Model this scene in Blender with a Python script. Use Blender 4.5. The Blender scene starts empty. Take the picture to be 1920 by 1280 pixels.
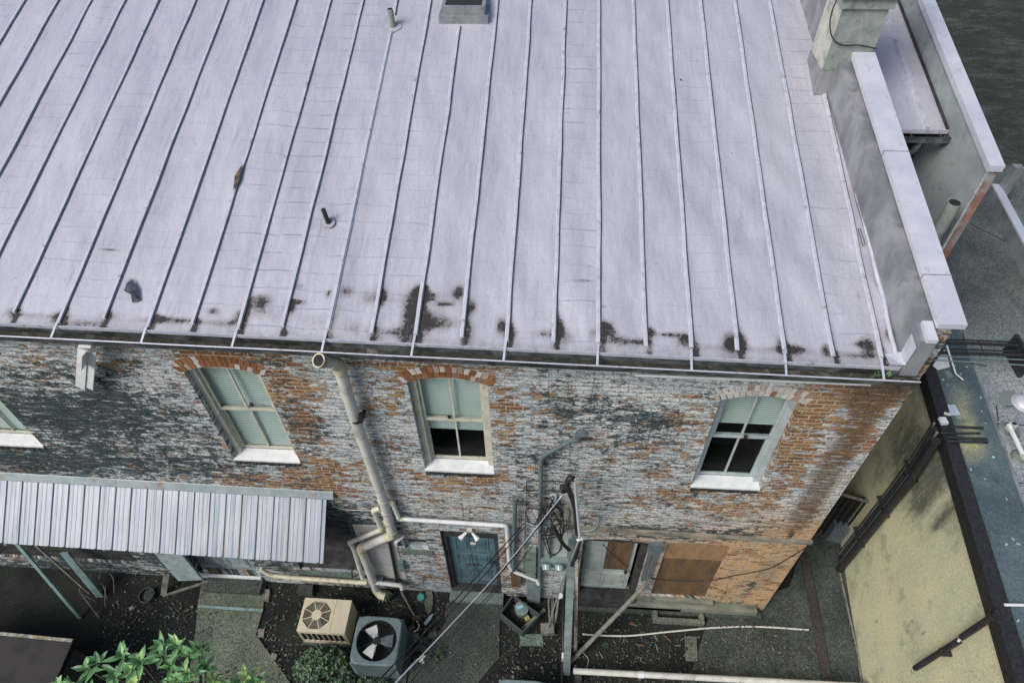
import bpy, math, random
import numpy as np
from mathutils import Vector, Matrix, noise as mnoise
random.seed(7); rng = np.random.default_rng(7)
SC = bpy.context.scene
COL = SC.collection
R_ = math.radians
# ------------------------------------------------------------------ camera
yaw, pitch, roll, FPX = R_(-4.84380777), R_(48.03589147), R_(-1.47153304), 1280.0
CAM = np.array([0.0, -5.3, 13.5])
fw = np.array([math.sin(yaw)*math.cos(pitch), math.cos(yaw)*math.cos(pitch), -math.sin(pitch)])
r0 = np.array([math.cos(yaw), -math.sin(yaw), 0.0]); u0 = np.cross(r0, fw)
rt = math.cos(roll)*r0 + math.sin(roll)*u0; up = -math.sin(roll)*r0 + math.cos(roll)*u0
cd = bpy.data.cameras.new('camera'); cam = bpy.data.objects.new('camera', cd); COL.objects.link(cam)
cd.sensor_width = 36; cd.lens = FPX/1920*36; cd.clip_end = 500; cd.clip_start = 0.05
M = Matrix(((rt[0], up[0], -fw[0], CAM[0]), (rt[1], up[1], -fw[1], CAM[1]), (rt[2], up[2], -fw[2], CAM[2]), (0, 0, 0, 1)))
cam.matrix_world = M
SC.camera = cam
# ------------------------------------------------------------------ sky, sun, exposure
wd = bpy.data.worlds.new('World'); SC.world = wd; wd.use_nodes = True
wn = wd.node_tree; sky = wn.nodes.new('ShaderNodeTexSky'); sky.sky_type = 'NISHITA'; sky.sun_disc = False
SUN_EL, SUN_AZ = R_(46), R_(-132)      # high thin cloud: a very soft sun from the front left
sky.sun_elevation = SUN_EL; sky.sun_rotation = SUN_AZ; sky.air_density = 1.0; sky.dust_density = 3.0; sky.ozone_density = 1.0
bg = wn.nodes['Background']; wn.links.new(sky.outputs[0], bg.inputs[0]); bg.inputs[1].default_value = 0.10
sl = bpy.data.lights.new('sun', 'SUN'); sl.energy = 2.0; sl.angle = R_(28); sl.color = (1, 0.97, 0.93)
so = bpy.data.objects.new('sun', sl); COL.objects.link(so)
so.rotation_euler = Vector((math.sin(SUN_AZ)*math.cos(SUN_EL), math.cos(SUN_AZ)*math.cos(SUN_EL), math.sin(SUN_EL))).to_track_quat('Z', 'Y').to_euler()
SC.view_settings.view_transform = 'Standard'; SC.view_settings.look = 'None'; SC.view_settings.gamma = 1
SC.view_settings.exposure = 0.35
# ------------------------------------------------------------------ reading a point on a known plane
def ray(x, y): return rt*((x-960)/FPX) - up*((y-640)/FPX) + fw
def hit(x, y, ax, v):
    d = ray(x, y); return tuple(CAM + d*((v-CAM[ax])/d[ax]))
def W(x, y, Y=0.0): return hit(x, y, 1, Y)
def G(x, y, z=0.0): return hit(x, y, 2, z)
def S(x, y, X): return hit(x, y, 0, X)
TR = 0.251; KX = -0.0172
def ZE(x): return 7.59 + KX*x
def RZ(x, y): return ZE(x) + TR*(y+0.12)
def RF(x, y, off=0.0):
    d = ray(x, y)
    k = (7.59+KX*CAM[0]+TR*(CAM[1]+0.12)+off-CAM[2])/(d[2]-KX*d[0]-TR*d[1]); return tuple(CAM+k*d)
# ------------------------------------------------------------------ mesh builder
ORG = {}
class MB:
    def __init__(s): s.v = []; s.f = []; s.mi = []; s.sm = []; s.cur = 0
    def add(s, vs, fs, smooth=False):
        b = len(s.v); s.v += [tuple(map(float, p)) for p in vs]
        for f in fs: s.f.append(tuple(b+i for i in f)); s.mi.append(s.cur); s.sm.append(smooth)
        return s
    def quad(s, a, b, c, d): return s.add([a, b, c, d], [(0, 1, 2, 3)])
    def box(s, x0, x1, y0, y1, z0, z1):
        return s.add([(x0,y0,z0),(x1,y0,z0),(x1,y1,z0),(x0,y1,z0),(x0,y0,z1),(x1,y0,z1),(x1,y1,z1),(x0,y1,z1)],
            [(0,3,2,1),(4,5,6,7),(0,1,5,4),(1,2,6,5),(2,3,7,6),(3,0,4,7)])
    def rbox(s, c, sx, sy, sz, rz=0, bev=0.0):     # box standing on c, turned about z, top edge chamfered
        ca, sa = math.cos(rz), math.sin(rz)
        def T(x, y, z): return (c[0]+ca*x-sa*y, c[1]+sa*x+ca*y, c[2]+z)
        hx, hy = sx/2, sy/2; L = [(0, 0), (0, sz-bev), (bev, sz)] if bev else [(0, 0), (0, sz)]
        vs = [];
        for (i, z) in L: vs += [T(-hx+i, -hy+i, z), T(hx-i, -hy+i, z), T(hx-i, hy-i, z), T(-hx+i, hy-i, z)]
        fs = [(3, 2, 1, 0)]
        for k in range(len(L)-1):
            for j in range(4): fs.append((4*k+j, 4*k+(j+1) % 4, 4*k+4+(j+1) % 4, 4*k+4+j))
        n = 4*(len(L)-1); fs.append((n, n+1, n+2, n+3)); return s.add(vs, fs)
    def beam(s, p, q, w, h, upv=(0, 0, 1)):
        p, q = Vector(p), Vector(q); d = (q-p).normalized(); u = Vector(upv)
        a = d.cross(u)
        if a.length < 1e-4: a = d.cross(Vector((0, 1, 0)))
        a.normalize(); b = a.cross(d).normalized(); a = a*w/2; b = b*h/2
        return s.add([p-a-b, p+a-b, p+a+b, p-a+b, q-a-b, q+a-b, q+a+b, q-a+b],
            [(0,3,2,1),(4,5,6,7),(0,1,5,4),(1,2,6,5),(2,3,7,6),(3,0,4,7)])
    def tube(s, pts, r, n=10, caps=True, hollow=False):
        P = [Vector(p) for p in pts]; rs = r if isinstance(r, (list, tuple)) else [r]*len(P)
        prev = None; vs = []; fs = []
        for i, p in enumerate(P):
            d = (P[min(i+1, len(P)-1)]-P[max(i-1, 0)]).normalized()
            if prev is None:
                a = d.cross(Vector((0, 0, 1)));
                if a.length < 0.05: a = d.cross(Vector((1, 0, 0)))
                a.normalize()
            else:
                a = (prev - d*prev.dot(d)).normalized()
            prev = a; b = d.cross(a)
            for k in range(n):
                t = 2*math.pi*k/n; vs.append(p + (a*math.cos(t)+b*math.sin(t))*rs[i])
        for i in range(len(P)-1):
            for k in range(n): fs.append((i*n+k, i*n+(k+1) % n, (i+1)*n+(k+1) % n, (i+1)*n+k))
        s.add(vs, fs, True)
        if caps and not hollow:
            s.add(vs[:n], [tuple(range(n))[::-1]]); s.add(vs[-n:], [tuple(range(n))])
        return s
    def cyl(s, c, r, z0, z1, n=20, r2=None):
        return s.tube([(c[0], c[1], z0), (c[0], c[1], z1)], [r, r if r2 is None else r2], n)
    def ring(s, c, r0, r1, z, h, n=32, inner=True):
        vs = []
        for k in range(n):
            t = 2*math.pi*k/n; x, y = math.cos(t), math.sin(t)
            vs += [(c[0]+x*r0, c[1]+y*r0, z), (c[0]+x*r1, c[1]+y*r1, z), (c[0]+x*r1, c[1]+y*r1, z+h), (c[0]+x*r0, c[1]+y*r0, z+h)]
        fs = []
        for k in range(n):
            a, b = 4*k, 4*((k+1) % n)
            fs += [(a, b, b+1, a+1), (a+1, b+1, b+2, a+2), (a+2, b+2, b+3, a+3), (a+3, b+3, b, a)]
        return s.add(vs, fs)
    def build(s, name, mat, parent=None, attrs=None):
        o0 = ORG.get(parent.name, (0, 0, 0)) if parent else (0, 0, 0)
        me = bpy.data.meshes.new(name)
        v = [(a-o0[0], b-o0[1], c-o0[2]) for a, b, c in s.v]
        me.from_pydata(v, [], s.f); mats = mat if isinstance(mat, (list, tuple)) else [mat]
        for m in mats: me.materials.append(m)
        me.polygons.foreach_set('material_index', s.mi); me.polygons.foreach_set('use_smooth', s.sm)
        if attrs:
            for k, fn in attrs.items():
                A = me.attributes.new(k, 'FLOAT', 'POINT'); A.data.foreach_set('value', np.asarray(fn, dtype=np.float32))
        me.update(); o = bpy.data.objects.new(name, me); COL.objects.link(o)
        if parent: o.parent = parent
        ORG[o.name] = o0 if parent else (0, 0, 0)
        return o
def smoothpath(pts, n=6):
    P = [Vector(p) for p in pts]; out = []
    for i in range(len(P)-1):
        a, b, c, d = P[max(i-1, 0)], P[i], P[i+1], P[min(i+2, len(P)-1)]
        for k in range(n):
            t = k/n; out.append(0.5*((2*b)+(c-a)*t+(2*a-5*b+4*c-d)*t*t+(3*b-a-3*c+d)*t**3))
    return out+[P[-1]]
def elbowpath(pts, r, n=5):      # straight runs with rounded corners
    P = [Vector(p) for p in pts]; out = [P[0]]
    for i in range(1, len(P)-1):
        a, b, c = P[i-1], P[i], P[i+1]; d1 = (a-b); d2 = (c-b); k = min(r, d1.length*.45, d2.length*.45)
        p1 = b+d1.normalized()*k; p2 = b+d2.normalized()*k
        for j in range(n+1):
            t = j/n; out.append((1-t)**2*p1+2*t*(1-t)*b+t*t*p2)
    return out+[P[-1]]
def thing(name, loc, label, cat, group=None):
    o = bpy.data.objects.new(name, None); COL.objects.link(o); o.location = loc; o.empty_display_size = .1
    ORG[o.name] = tuple(loc); o['label'] = label; o['category'] = cat
    if group: o['group'] = group
    return o
def tag(o, label, cat, group=None, kind=None):
    o['label'] = label; o['category'] = cat
    if group: o['group'] = group
    if kind: o['kind'] = kind
    return o
def struct(o, label=None):
    o['kind'] = 'structure'
    if label: o['label'] = label
    return o
# ------------------------------------------------------------------ node shorthand
class T:
    def __init__(s, name):
        s.m = bpy.data.materials.new(name); s.m.use_nodes = True; s.t = s.m.node_tree
        s.b = s.t.nodes['Principled BSDF']; s.tc = s.t.nodes.new('ShaderNodeTexCoord')
        s.P = s.tc.outputs['Object']
    def n(s, ty, ins=None, **pr):
        nd = s.t.nodes.new('ShaderNode'+ty)
        for k, v in pr.items(): setattr(nd, k, v)
        for k, v in (ins or {}).items(): s.set(nd.inputs[k], v)
        return nd
    def set(s, sock, v):
        if isinstance(v, bpy.types.NodeSocket): s.t.links.new(v, sock)
        else:
            if sock.type == 'RGBA' and len(v) == 3: v = (*v, 1)
            sock.default_value = v
    def m_(s, op, a, b=None, c=None, clamp=False):
        d = {0: a}
        if b is not None: d[1] = b
        if c is not None: d[2] = c
        return s.n('Math', d, operation=op, use_clamp=clamp).outputs[0]
    def mul(s, a, b): return s.m_('MULTIPLY', a, b)
    def add(s, a, b, clamp=False): return s.m_('ADD', a, b, clamp=clamp)
    def sub(s, a, b): return s.m_('SUBTRACT', a, b)
    def map(s, v, scale=(1, 1, 1), rot=(0, 0, 0), loc=(0, 0, 0)):
        return s.n('Mapping', {'Vector': v, 'Scale': scale, 'Rotation': rot, 'Location': loc}).outputs[0]
    def noise(s, v, sc=5, det=4, ro=.55, dist=0):
        return s.n('TexNoise', {'Vector': v, 'Scale': sc, 'Detail': det, 'Roughness': ro, 'Distortion': dist}).outputs[0]
    def st(s, v, lo, hi):        # smooth threshold
        return s.n('MapRange', {'Value': v, 'From Min': lo, 'From Max': hi}, interpolation_type='SMOOTHSTEP').outputs[0]
    def ramp(s, v, stops):
        r = s.n('ValToRGB', {0: v}); e = r.color_ramp.elements
        while len(e) < len(stops): e.new(.5)
        for i, (p, c) in enumerate(stops): e[i].position = p; e[i].color = (*c, 1)
        return r.outputs[0]
    def mix(s, f, a, b, mode='MIX'):
        x = s.n('Mix', data_type='RGBA', blend_type=mode); s.set(x.inputs[0], f); s.set(x.inputs[6], a); s.set(x.inputs[7], b); return x.outputs[2]
    def grain(s, col, sc=45, amt=1.6, lo=.25):
        n = s.noise(s.P, sc, 3, .8); g = s.m_('MAXIMUM', s.add(1.0, s.mul(s.sub(n, .5), amt*2)), lo)
        return s.mix(1.0, col, s.n('CombineColor', {0: g, 1: g, 2: g}).outputs[0], 'MULTIPLY')
    def attr(s, k): return s.n('Attribute', attribute_name=k).outputs['Fac']
    def sep(s): o = s.n('SeparateXYZ', {0: s.P}).outputs; return o[0], o[1], o[2]
    def done(s, col, rough=.6, metal=0, bump=None, bs=.3, bd=.01, spec=.5):
        s.set(s.b.inputs['Base Color'], col); s.set(s.b.inputs['Roughness'], rough); s.set(s.b.inputs['Metallic'], metal)
        s.b.inputs['Specular IOR Level'].default_value = spec
        if bump is not None:
            bn = s.n('Bump', {'Height': bump, 'Strength': bs, 'Distance': bd}); s.t.links.new(bn.outputs[0], s.b.inputs['Normal'])
        return s.m
def simple(name, c1, c2=None, sc=12, rough=.6, metal=0, dirt=None, dsc=5, damt=.55, bs=.2, stretch=(1, 1, 1), spec=.5):
    t = T(name); c2 = c2 or tuple(x*.72 for x in c1); v = t.map(t.P, stretch)
    n1 = t.noise(v, sc, 6, .65); col = t.mix(t.st(n1, .35, .65), c1, c2)
    if dirt: col = t.mix(t.mul(t.st(t.noise(v, dsc, 7, .68, .4), damt-.06, damt+.12), .85), col, dirt)
    return t.done(col, rough, metal, n1, bs, .004, spec)
# ------------------------------------------------------------------ materials
def brick_mat(name, tint=(1, 1, 1)):
    t = T(name); x, y, z = t.sep()
    u = t.add(x, y); v = z
    wob = t.mul(t.sub(t.noise(t.P, 2.2, 3), .5), .03)
    v2 = t.add(v, wob); uv = t.n('CombineXYZ', {0: u, 1: v2, 2: 0.0}).outputs[0]
    br = t.n('TexBrick', {'Vector': uv, 'Color1': (0, 0, 0, 1), 'Color2': (1, 1, 1, 1), 'Mortar': (.5, .5, .5, 1), 'Scale': 1.0,
        'Mortar Size': .009, 'Mortar Smooth': .35, 'Bias': 0.0, 'Brick Width': .22, 'Row Height': .08})
    rnd = t.n('SeparateColor', {0: br.outputs[0]}).outputs[0]; mort = br.outputs[1]
    h = t.map(uv, (1, 3.6, 1))
    nA = t.noise(h, 4.5, 8, .72, .3); nB = t.noise(t.map(h, loc=(7, 3, 1)), 1.6, 6, .6); nC = t.noise(t.map(h, (1, 1.6, 1), loc=(1, 9, 4)), 9, 8, .75)
    nF = t.noise(t.map(uv, (.7, 1, 1)), 34, 6, .8)
    ex = t.attr('expo'); gr = t.attr('grime_shade'); wm = t.attr('warm'); pt = t.attr('rust')
    # brick face
    bc = t.ramp(rnd, [(0, (.12, .05, .026)), (.25, (.25, .115, .043)), (.5, (.34, .17, .062)), (.75, (.22, .085, .042)), (1, (.42, .27, .12))])
    bc = t.mix(t.mul(t.st(nC, .48, .62), .85), bc, (.065, .045, .034)); bc = t.mix(t.mul(t.st(nF, .45, .75), .45), bc, (.42, .30, .20))
    bc = t.mix(t.mul(mort, .9), bc, (.50, .45, .35))
    # paint
    nM0 = t.noise(t.map(uv, (1, .6, 1), loc=(6, 6, 6)), 2.6, 6, .7)
    pc = t.mix(t.st(nB, .35, .65), (.68, .68, .655), (.40, .475, .50)); pc = t.mix(t.mul(t.st(nA, .42, .62), .6), pc, (.76, .74, .70))
    pc = t.mix(t.mul(t.st(nF, .46, .60), .5), pc, (.20, .24, .26)); pc = t.mix(t.mul(t.st(t.noise(t.map(uv, (1, 2.8, 1), loc=(4, 4, 0)), 6.0, 8, .76), .50, .58), .8), pc, (.11, .15, .17))
    pc = t.mix(t.mul(wm, t.st(nC, .2, .55)), pc, t.mix(t.st(nM0, .4, .6), (.56, .34, .16), (.42, .31, .19))); pc = t.mix(t.mul(mort, .55), pc, (.17, .18, .18))
    # peel mask
    nM = t.noise(t.map(uv, (1, 1.7, 1), loc=(2, 8, 0)), 1.7, 5, .6); nH = t.noise(t.map(uv, (1, 2.4, 1), loc=(5, 1, 0)), 7.0, 7, .72)
    pk = t.add(t.add(t.mul(t.sub(nA, .5), 3.2), t.mul(t.sub(nM, .5), 3.2)), t.add(t.mul(t.sub(rnd, .5), .9), t.add(t.mul(t.sub(nH, .5), 3.4), t.mul(t.sub(nF, .5), 1.2))))
    pk = t.add(pk, t.add(ex, t.mul(mort, -.12)))
    peel = t.st(pk, .43, .50)
    col = t.mix(peel, pc, bc)
    # grime and the painted awning shade
    nG = t.noise(t.map(uv, (1, 2.4, 1), loc=(3, 3, 3)), 6.5, 9, .76); nG2 = t.noise(t.map(uv, (1, 1.5, 1), loc=(1, 7, 3)), 1.8, 6, .65)
    gk = t.add(t.add(t.mul(t.sub(nG, .5), 5.2), t.mul(t.sub(nG2, .5), 1.3)), t.add(t.mul(gr, 1.15), t.mul(t.sub(rnd, .5), .3)))
    gk = t.add(gk, t.mul(t.sub(nF, .5), 1.6)); gk = t.add(gk, t.mul(t.st(t.noise(t.map(uv, (6.5, .45, 1)), 1.6, 6, .7), .52, .68), .38)); gm = t.mul(t.st(gk, .34, .62), .96)
    gcol = t.mix(t.st(nF, .42, .66), (.010, .016, .019), (.075, .115, .125)); gcol = t.mix(t.mul(t.st(nA, .52, .62), .55), gcol, (.20, .27, .29))
    col = t.mix(gm, col, gcol)
    col = t.mix(t.mul(pt, t.st(nA, .30, .52)), col, t.mix(t.st(nF, .4, .6), (.055, .040, .030), (.19, .115, .06)))
    # black drip specks
    col = t.mix(t.mul(t.st(t.noise(t.map(uv, (2.2, .9, 1)), 14, 4, .6), .62, .68), .8), col, (.018, .018, .018))
    if tint != (1, 1, 1): col = t.mix(1.0, col, tint, 'MULTIPLY')
    col = t.grain(col, 48, 1.1, .35)
    hb = t.add(t.add(t.mul(t.sub(1.0, mort), .8), t.mul(nA, .5)), t.add(t.mul(nF, .35), t.mul(peel, -.35)))
    return t.done(col, .88, 0, hb, .75, .012, .2)
M_BRICK = brick_mat('peeling_painted_brick')
def roof_mat():
    t = T('silver_painted_roof_metal'); x, y, z = t.sep()
    sn = t.attr('stain'); cr = t.attr('crease')
    n1 = t.noise(t.map(t.P, (1.2, .5, 1)), 1.4, 5, .6); n2 = t.noise(t.P, 22, 7, .75); n3 = t.noise(t.map(t.P, (1, .35, 1)), 5.5, 6, .7)
    col = t.mix(t.st(n1, .3, .7), (.51, .505, .57), (.585, .58, .64)); col = t.mix(t.mul(t.st(n3, .5, .75), .15), col, (.41, .41, .50))
    col = t.mix(t.mul(t.st(n2, .55, .8), .22), col, (.30, .32, .35))
    nh = t.noise(t.P, 90, 3, .7); col = t.mix(t.mul(t.st(nh, .42, .66), .22), col, (.27, .27, .31))
    # crosswise creases in some panels
    yy = t.add(y, t.mul(t.sub(t.noise(t.P, 1.3, 3), .5), .12)); fr = t.m_('FRACT', t.mul(yy, 3.9))
    line = t.mul(t.sub(1.0, t.st(fr, .0, .10)), t.st(t.noise(t.P, 3, 3), .35, .6)); line = t.mul(line, cr)
    col = t.mix(t.mul(line, t.mul(t.st(t.noise(t.P, 1.7, 4), .42, .62), .62)), col, (.22, .23, .26))
    # stains
    ns = t.noise(t.P, 8, 9, .75, .5); k = t.mul(sn, t.add(.25, t.mul(ns, 1.9))); k2 = t.st(k, .12, 1.25)
    k3 = t.mul(t.st(t.mul(sn, t.add(-.3, t.mul(t.noise(t.map(t.P, loc=(3, 1, 0)), 12, 8, .78, 1.2), 2.9))), .82, 1.12), .92)
    col = t.mix(t.mul(k2, .78), col, (.12, .108, .092)); col = t.mix(k3, col, (.022, .021, .018))
    col = t.grain(col, 75, .45, .6)
    # pin specks
    vo = t.n('TexVoronoi', {'Vector': t.P, 'Scale': 3.2}, feature='F1').outputs['Distance']; col = t.mix(t.mul(t.sub(1.0, t.st(vo, .022, .035)), .8), col, (.06, .06, .07))
    hb = t.add(t.add(t.mul(t.noise(t.map(t.P, (2.2, .7, 1)), 1.6, 3, .45), 2.6), t.mul(n2, .10)), t.mul(line, .35))
    hb = t.add(hb, t.mul(cr, t.mul(fr, .25)))
    run = t.mul(t.st(t.noise(t.map(t.P, (9, .5, 1)), 2.4, 7, .75), .53, .66), t.st(t.noise(t.P, .8, 3), .42, .6)); col = t.mix(t.mul(run, .30), col, (.24, .22, .22))
    ro = t.add(.30, t.mul(n3, .25)); ro = t.add(ro, t.mul(k2, .25))
    return t.done(col, ro, .30, hb, .5, .03, .5)
M_ROOF = roof_mat()
M_SEAM = simple('seam_metal', (.58, .59, .66), (.47, .49, .56), 9, .45, .2, (.13, .12, .11), 8, .62, .1)
M_JOINT = simple('dark_seam_strip', (.035, .04, .06), (.09, .095, .12), 14, .8)
M_CAP = simple('coping_metal', (.63, .65, .71), (.54, .56, .63), 2.5, .38, .2, (.36, .38, .41), 6, .62, .08)
M_SHEATH = simple('sheathing_metal', (.33, .335, .36), (.19, .205, .22), 2.2, .4, .25, (.13, .14, .15), 4, .6, .15, (1, 1, .6))
M_GUTIN = simple('gutter_grime', (.016, .016, .013), (.05, .05, .035), 14, .9, 0, (.20, .19, .15), 4, .60, .6)
M_GUT = simple('gutter_metal', (.16, .18, .185), (.07, .08, .08), 7, .5, .2, (.02, .02, .02), 4, .48, .2, (.5, 1, 1))
M_STUCCO = simple('grey_stucco', (.30, .34, .31), (.21, .25, .23), 5, .9, 0, (.10, .12, .11), 3, .55, .5)
M_CHIML = simple('pale_lit_stucco', (.50, .50, .44), (.38, .39, .34), 6, .9, 0, (.17, .18, .17), 6, .6, .5)
M_DARKMET = simple('dark_metal', (.045, .05, .052), (.02, .022, .024), 8, .55, .3)
M_BLACK = simple('black_rubber', (.012, .012, .013), (.03, .03, .03), 20, .55)
M_GREYPIPE = simple('grey_conduit_paint', (.13, .17, .18), (.09, .12, .13), 9, .5, 0, (.04, .05, .05), 6, .62)
M_PVC = simple('aged_white_pvc', (.60, .60, .55), (.50, .505, .47), 5, .4, 0, (.28, .28, .24), 4, .58, .05)
M_PVCY = simple('yellowed_pvc', (.60, .57, .41), (.48, .46, .33), 7, .45, 0, (.15, .15, .09), 5, .56, .1)
M_WHITE = simple('white_paint', (.72, .74, .74), (.60, .63, .63), 6, .5, 0, (.36, .38, .36), 7, .66, .1)
M_CREAM = simple('cream_paint', (.58, .57, .47), (.46, .46, .38), 7, .6, 0, (.17, .18, .13), 9, .62, .2)
M_GREYWOOD = simple('grey_green_paint', (.30, .36, .36), (.20, .25, .25), 7, .65, 0, (.08, .09, .09), 6, .6, .2)
M_INT = simple('dark_interior', (.012, .012, .012), (.02, .02, .02), 3, .9)
M_DIRT2 = simple('dark_wall', (.05, .055, .05), (.028, .03, .03), 6, .9, 0, (.015, .015, .015), 3, .5, .5)
def blind_mat():
    t = T('window_blind'); x, y, z = t.sep(); w = t.n('TexWave', {'Vector': t.P, 'Scale': 6.2, 'Distortion': .12, 'Detail': 1.0}, wave_type='BANDS', bands_direction='Z').outputs['Fac']
    w = t.m_('FRACT', t.mul(z, 24.0)); d = t.st(w, .0, .35)
    col = t.mix(d, (.17, .22, .215), (.54, .61, .58)); col = t.mix(t.mul(t.noise(t.P, 1.7, 3), .4), col, (.34, .44, .40)); return t.done(col, .5, 0, w, .6, .01)
M_BLIND = blind_mat()
def glass_mat():
    t = T('window_glass'); t.b.inputs['Base Color'].default_value = (.8, .9, .87, 1); t.b.inputs['Roughness'].default_value = .05
    t.b.inputs['Transmission Weight'].default_value = 1.0; t.b.inputs['IOR'].default_value = 1.08; return t.m
M_GLASS = glass_mat()
def awn_mat():
    t = T('corrugated_galvanised'); x, y, z = t.sep()
    n1 = t.noise(t.map(t.P, (3.5, .12, .12)), 2.0, 6, .7); n2 = t.noise(t.P, 30, 5, .7)
    col = t.ramp(n1, [(.32, (.13, .16, .19)), (.43, (.25, .28, .32)), (.52, (.34, .35, .39)), (.60, (.22, .235, .25)), (.70, (.28, .27, .20))])
    rs = t.mul(t.st(t.noise(t.map(t.P, (5, .25, .25), loc=(4, 0, 0)), 1.6, 5, .7), .62, .72), .55)
    col = t.mix(rs, col, (.30, .22, .12)); col = t.mix(t.mul(t.st(n2, .55, .8), .25), col, (.2, .2, .2))
    col = t.mix(t.mul(t.st(t.noise(t.map(t.P, (22, .3, .3)), 2.0, 5, .7), .5, .7), .45), col, (.16, .18, .20))
    vo = t.n('TexVoronoi', {'Vector': t.map(t.P, (2.3, 3.1, 1)), 'Scale': 2.4}).outputs['Distance']; col = t.mix(t.mul(t.sub(1.0, t.st(vo, .03, .045)), .8), col, (.05, .05, .05))
    return t.done(t.mix(1.0, col, (.95, .98, 1.0), 'MULTIPLY'), .45, .25, n2, .1, .003)
M_AWN = awn_mat()
def ground_mat(name, c1, c2, c3, fine=70, big=1.2):
    t = T(name); a = t.noise(t.P, big, 6, .65); b = t.noise(t.P, fine, 6, .8); c = t.noise(t.P, fine*3, 3, .7)
    col = t.mix(t.st(a, .38, .62), c1, c2); col = t.mix(t.st(b, .52, .72), col, c3); col = t.mix(t.mul(t.st(c, .6, .75), .5), col, tuple(min(1, q*2.2) for q in c3))
    col = t.grain(col, 38, 2.2)
    return t.done(col, .92, 0, t.add(b, t.mul(a, .6)), .8, .03, .2)
M_SOIL = ground_mat('dark_leaf_litter_soil', (.014, .016, .015), (.026, .030, .027), (.065, .070, .064), 40)
M_CONC = ground_mat('mossy_concrete', (.10, .125, .095), (.155, .17, .13), (.30, .32, .26), 55, 1.6)
M_CONC2 = ground_mat('dark_concrete', (.050, .060, .054), (.082, .096, .086), (.13, .15, .133), 60, 1.1)
M_STEP = ground_mat('grey_concrete_step', (.13, .175, .155), (.18, .225, .20), (.25, .29, .27), 60, 2)
def nwall_mat():
    t = T('stained_beige_stucco'); n1 = t.noise(t.P, .9, 5, .6); n2 = t.noise(t.map(t.P, (1, 1, .7)), 2.6, 8, .72, .5); nF = t.noise(t.P, 60, 5, .7)
    x, y, z = t.sep()
    col = t.mix(t.st(n1, .35, .65), (.58, .555, .36), (.48, .485, .35)); col = t.mix(t.mul(t.st(nF, .4, .7), .3), col, (.64, .65, .47))
    col = t.mix(t.mul(t.st(t.noise(t.map(t.P, loc=(5, 2, 8)), 1.5, 6, .65), .52, .68), .6), col, (.24, .27, .18))
    col = t.mix(t.mul(t.st(n2, .6, .7), .7), col, (.13, .13, .11))
    mold_shade = t.attr('mold_shade'); col = t.mix(t.st(t.mul(mold_shade, t.add(.1, t.mul(t.noise(t.map(t.P, (1, 1, .45)), 6, 8, .78), 1.6))), .25, .95), col, t.mix(n1, (.10, .13, .07), (.14, .13, .13)))
    col = t.grain(col, 40, .8, .5)
    return t.done(col, .9, 0, t.add(nF, n2), .4, .006, .2)
M_NWALL = nwall_mat()
def nroof_mat():
    t = T('weathered_roof_membrane'); x, y, z = t.sep()
    n1 = t.noise(t.P, 1.1, 7, .65); n2 = t.noise(t.P, 40, 6, .75); n3 = t.noise(t.map(t.P, (.6, 1.3, 1)), 1.1, 12, .88)
    pale = t.mix(t.st(n1, .35, .65), (.24, .28, .29), (.36, .38, .40)); dark = t.mix(t.st(n1, .35, .65), (.09, .11, .105), (.15, .175, .165))
    dk2 = t.mix(t.st(n3, .45, .72), (.028, .028, .020), (.125, .15, .125))
    yy = t.add(y, t.mul(t.sub(n1, .5), 2.0)); col = t.mix(t.st(yy, 2.2, 4.0), pale, dark); col = t.mix(t.st(yy, 8.0, 9.0), col, dk2)
    col = t.mix(t.mul(t.st(n2, .46, .64), .5), col, (.04, .045, .04)); col = t.grain(col, 30, 1.5); return t.done(col, .85, 0, n2, .6, .01, .3)
M_NROOF = nroof_mat()
def band_mat():
    t = T('dark_parapet_membrane'); n1 = t.noise(t.P, 1.6, 6, .65); n2 = t.noise(t.P, 35, 6, .75)
    st = t.attr('patch'); col = t.mix(t.st(n1, .35, .65), (.055, .085, .095), (.10, .14, .15)); col = t.mix(t.mul(t.st(n2, .5, .7), .4), col, (.16, .21, .22))
    col = t.mix(t.mul(st, t.st(n1, .25, .55)), col, (.36, .36, .20)); col = t.grain(col, 40, 1.3); return t.done(col, .6, 0, n2, .4, .006)
M_BAND = band_mat()
M_REDBRICK = simple('faded_red_brick_edge', (.34, .13, .10), (.20, .12, .10), 5, .9, 0, (.30, .33, .32), 3, .5, .6)
M_PLY = simple('weathered_plywood', (.155, .09, .043), (.10, .062, .034), 9, .85, 0, (.05, .04, .028), 4, .56, .3, (1, 1, .3))
M_PLANK = simple('grey_timber', (.22, .21, .18), (.14, .135, .115), 12, .85, 0, (.07, .07, .06), 6, .55, .3, (1, 1, .4))
M_TEALWOOD = simple('pale_teal_board', (.22, .33, .32), (.15, .24, .23), 7, .7, 0, (.07, .09, .08), 6, .62, .2)
M_RUST = simple('rusty_white_paint', (.46, .48, .45), (.34, .34, .30), 8, .7, .1, (.32, .14, .05), 5, .50, .3)
M_DOOR = simple('faded_blue_door_paint', (.105, .185, .22), (.065, .115, .14), 3.5, .5, 0, (.04, .055, .06), 3, .6, .1)
M_BEIGE = simple('beige_painted_steel', (.62, .55, .40), (.55, .49, .36), 8, .5, .0, (.36, .31, .22), 5, .70, .05)
M_ACGREY = simple('grey_painted_steel', (.20, .265, .27), (.155, .21, .22), 9, .42, .1, (.08, .11, .12), 6, .68, .08)
M_BLADE = simple('fan_blade_metal', (.86, .88, .86), (.74, .78, .76), 12, .5, 0)
M_BOXTEAL = simple('grey_utility_box', (.22, .29, .28), (.15, .20, .19), 6, .5, .1, (.07, .09, .08), 5, .62, .1)
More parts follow.
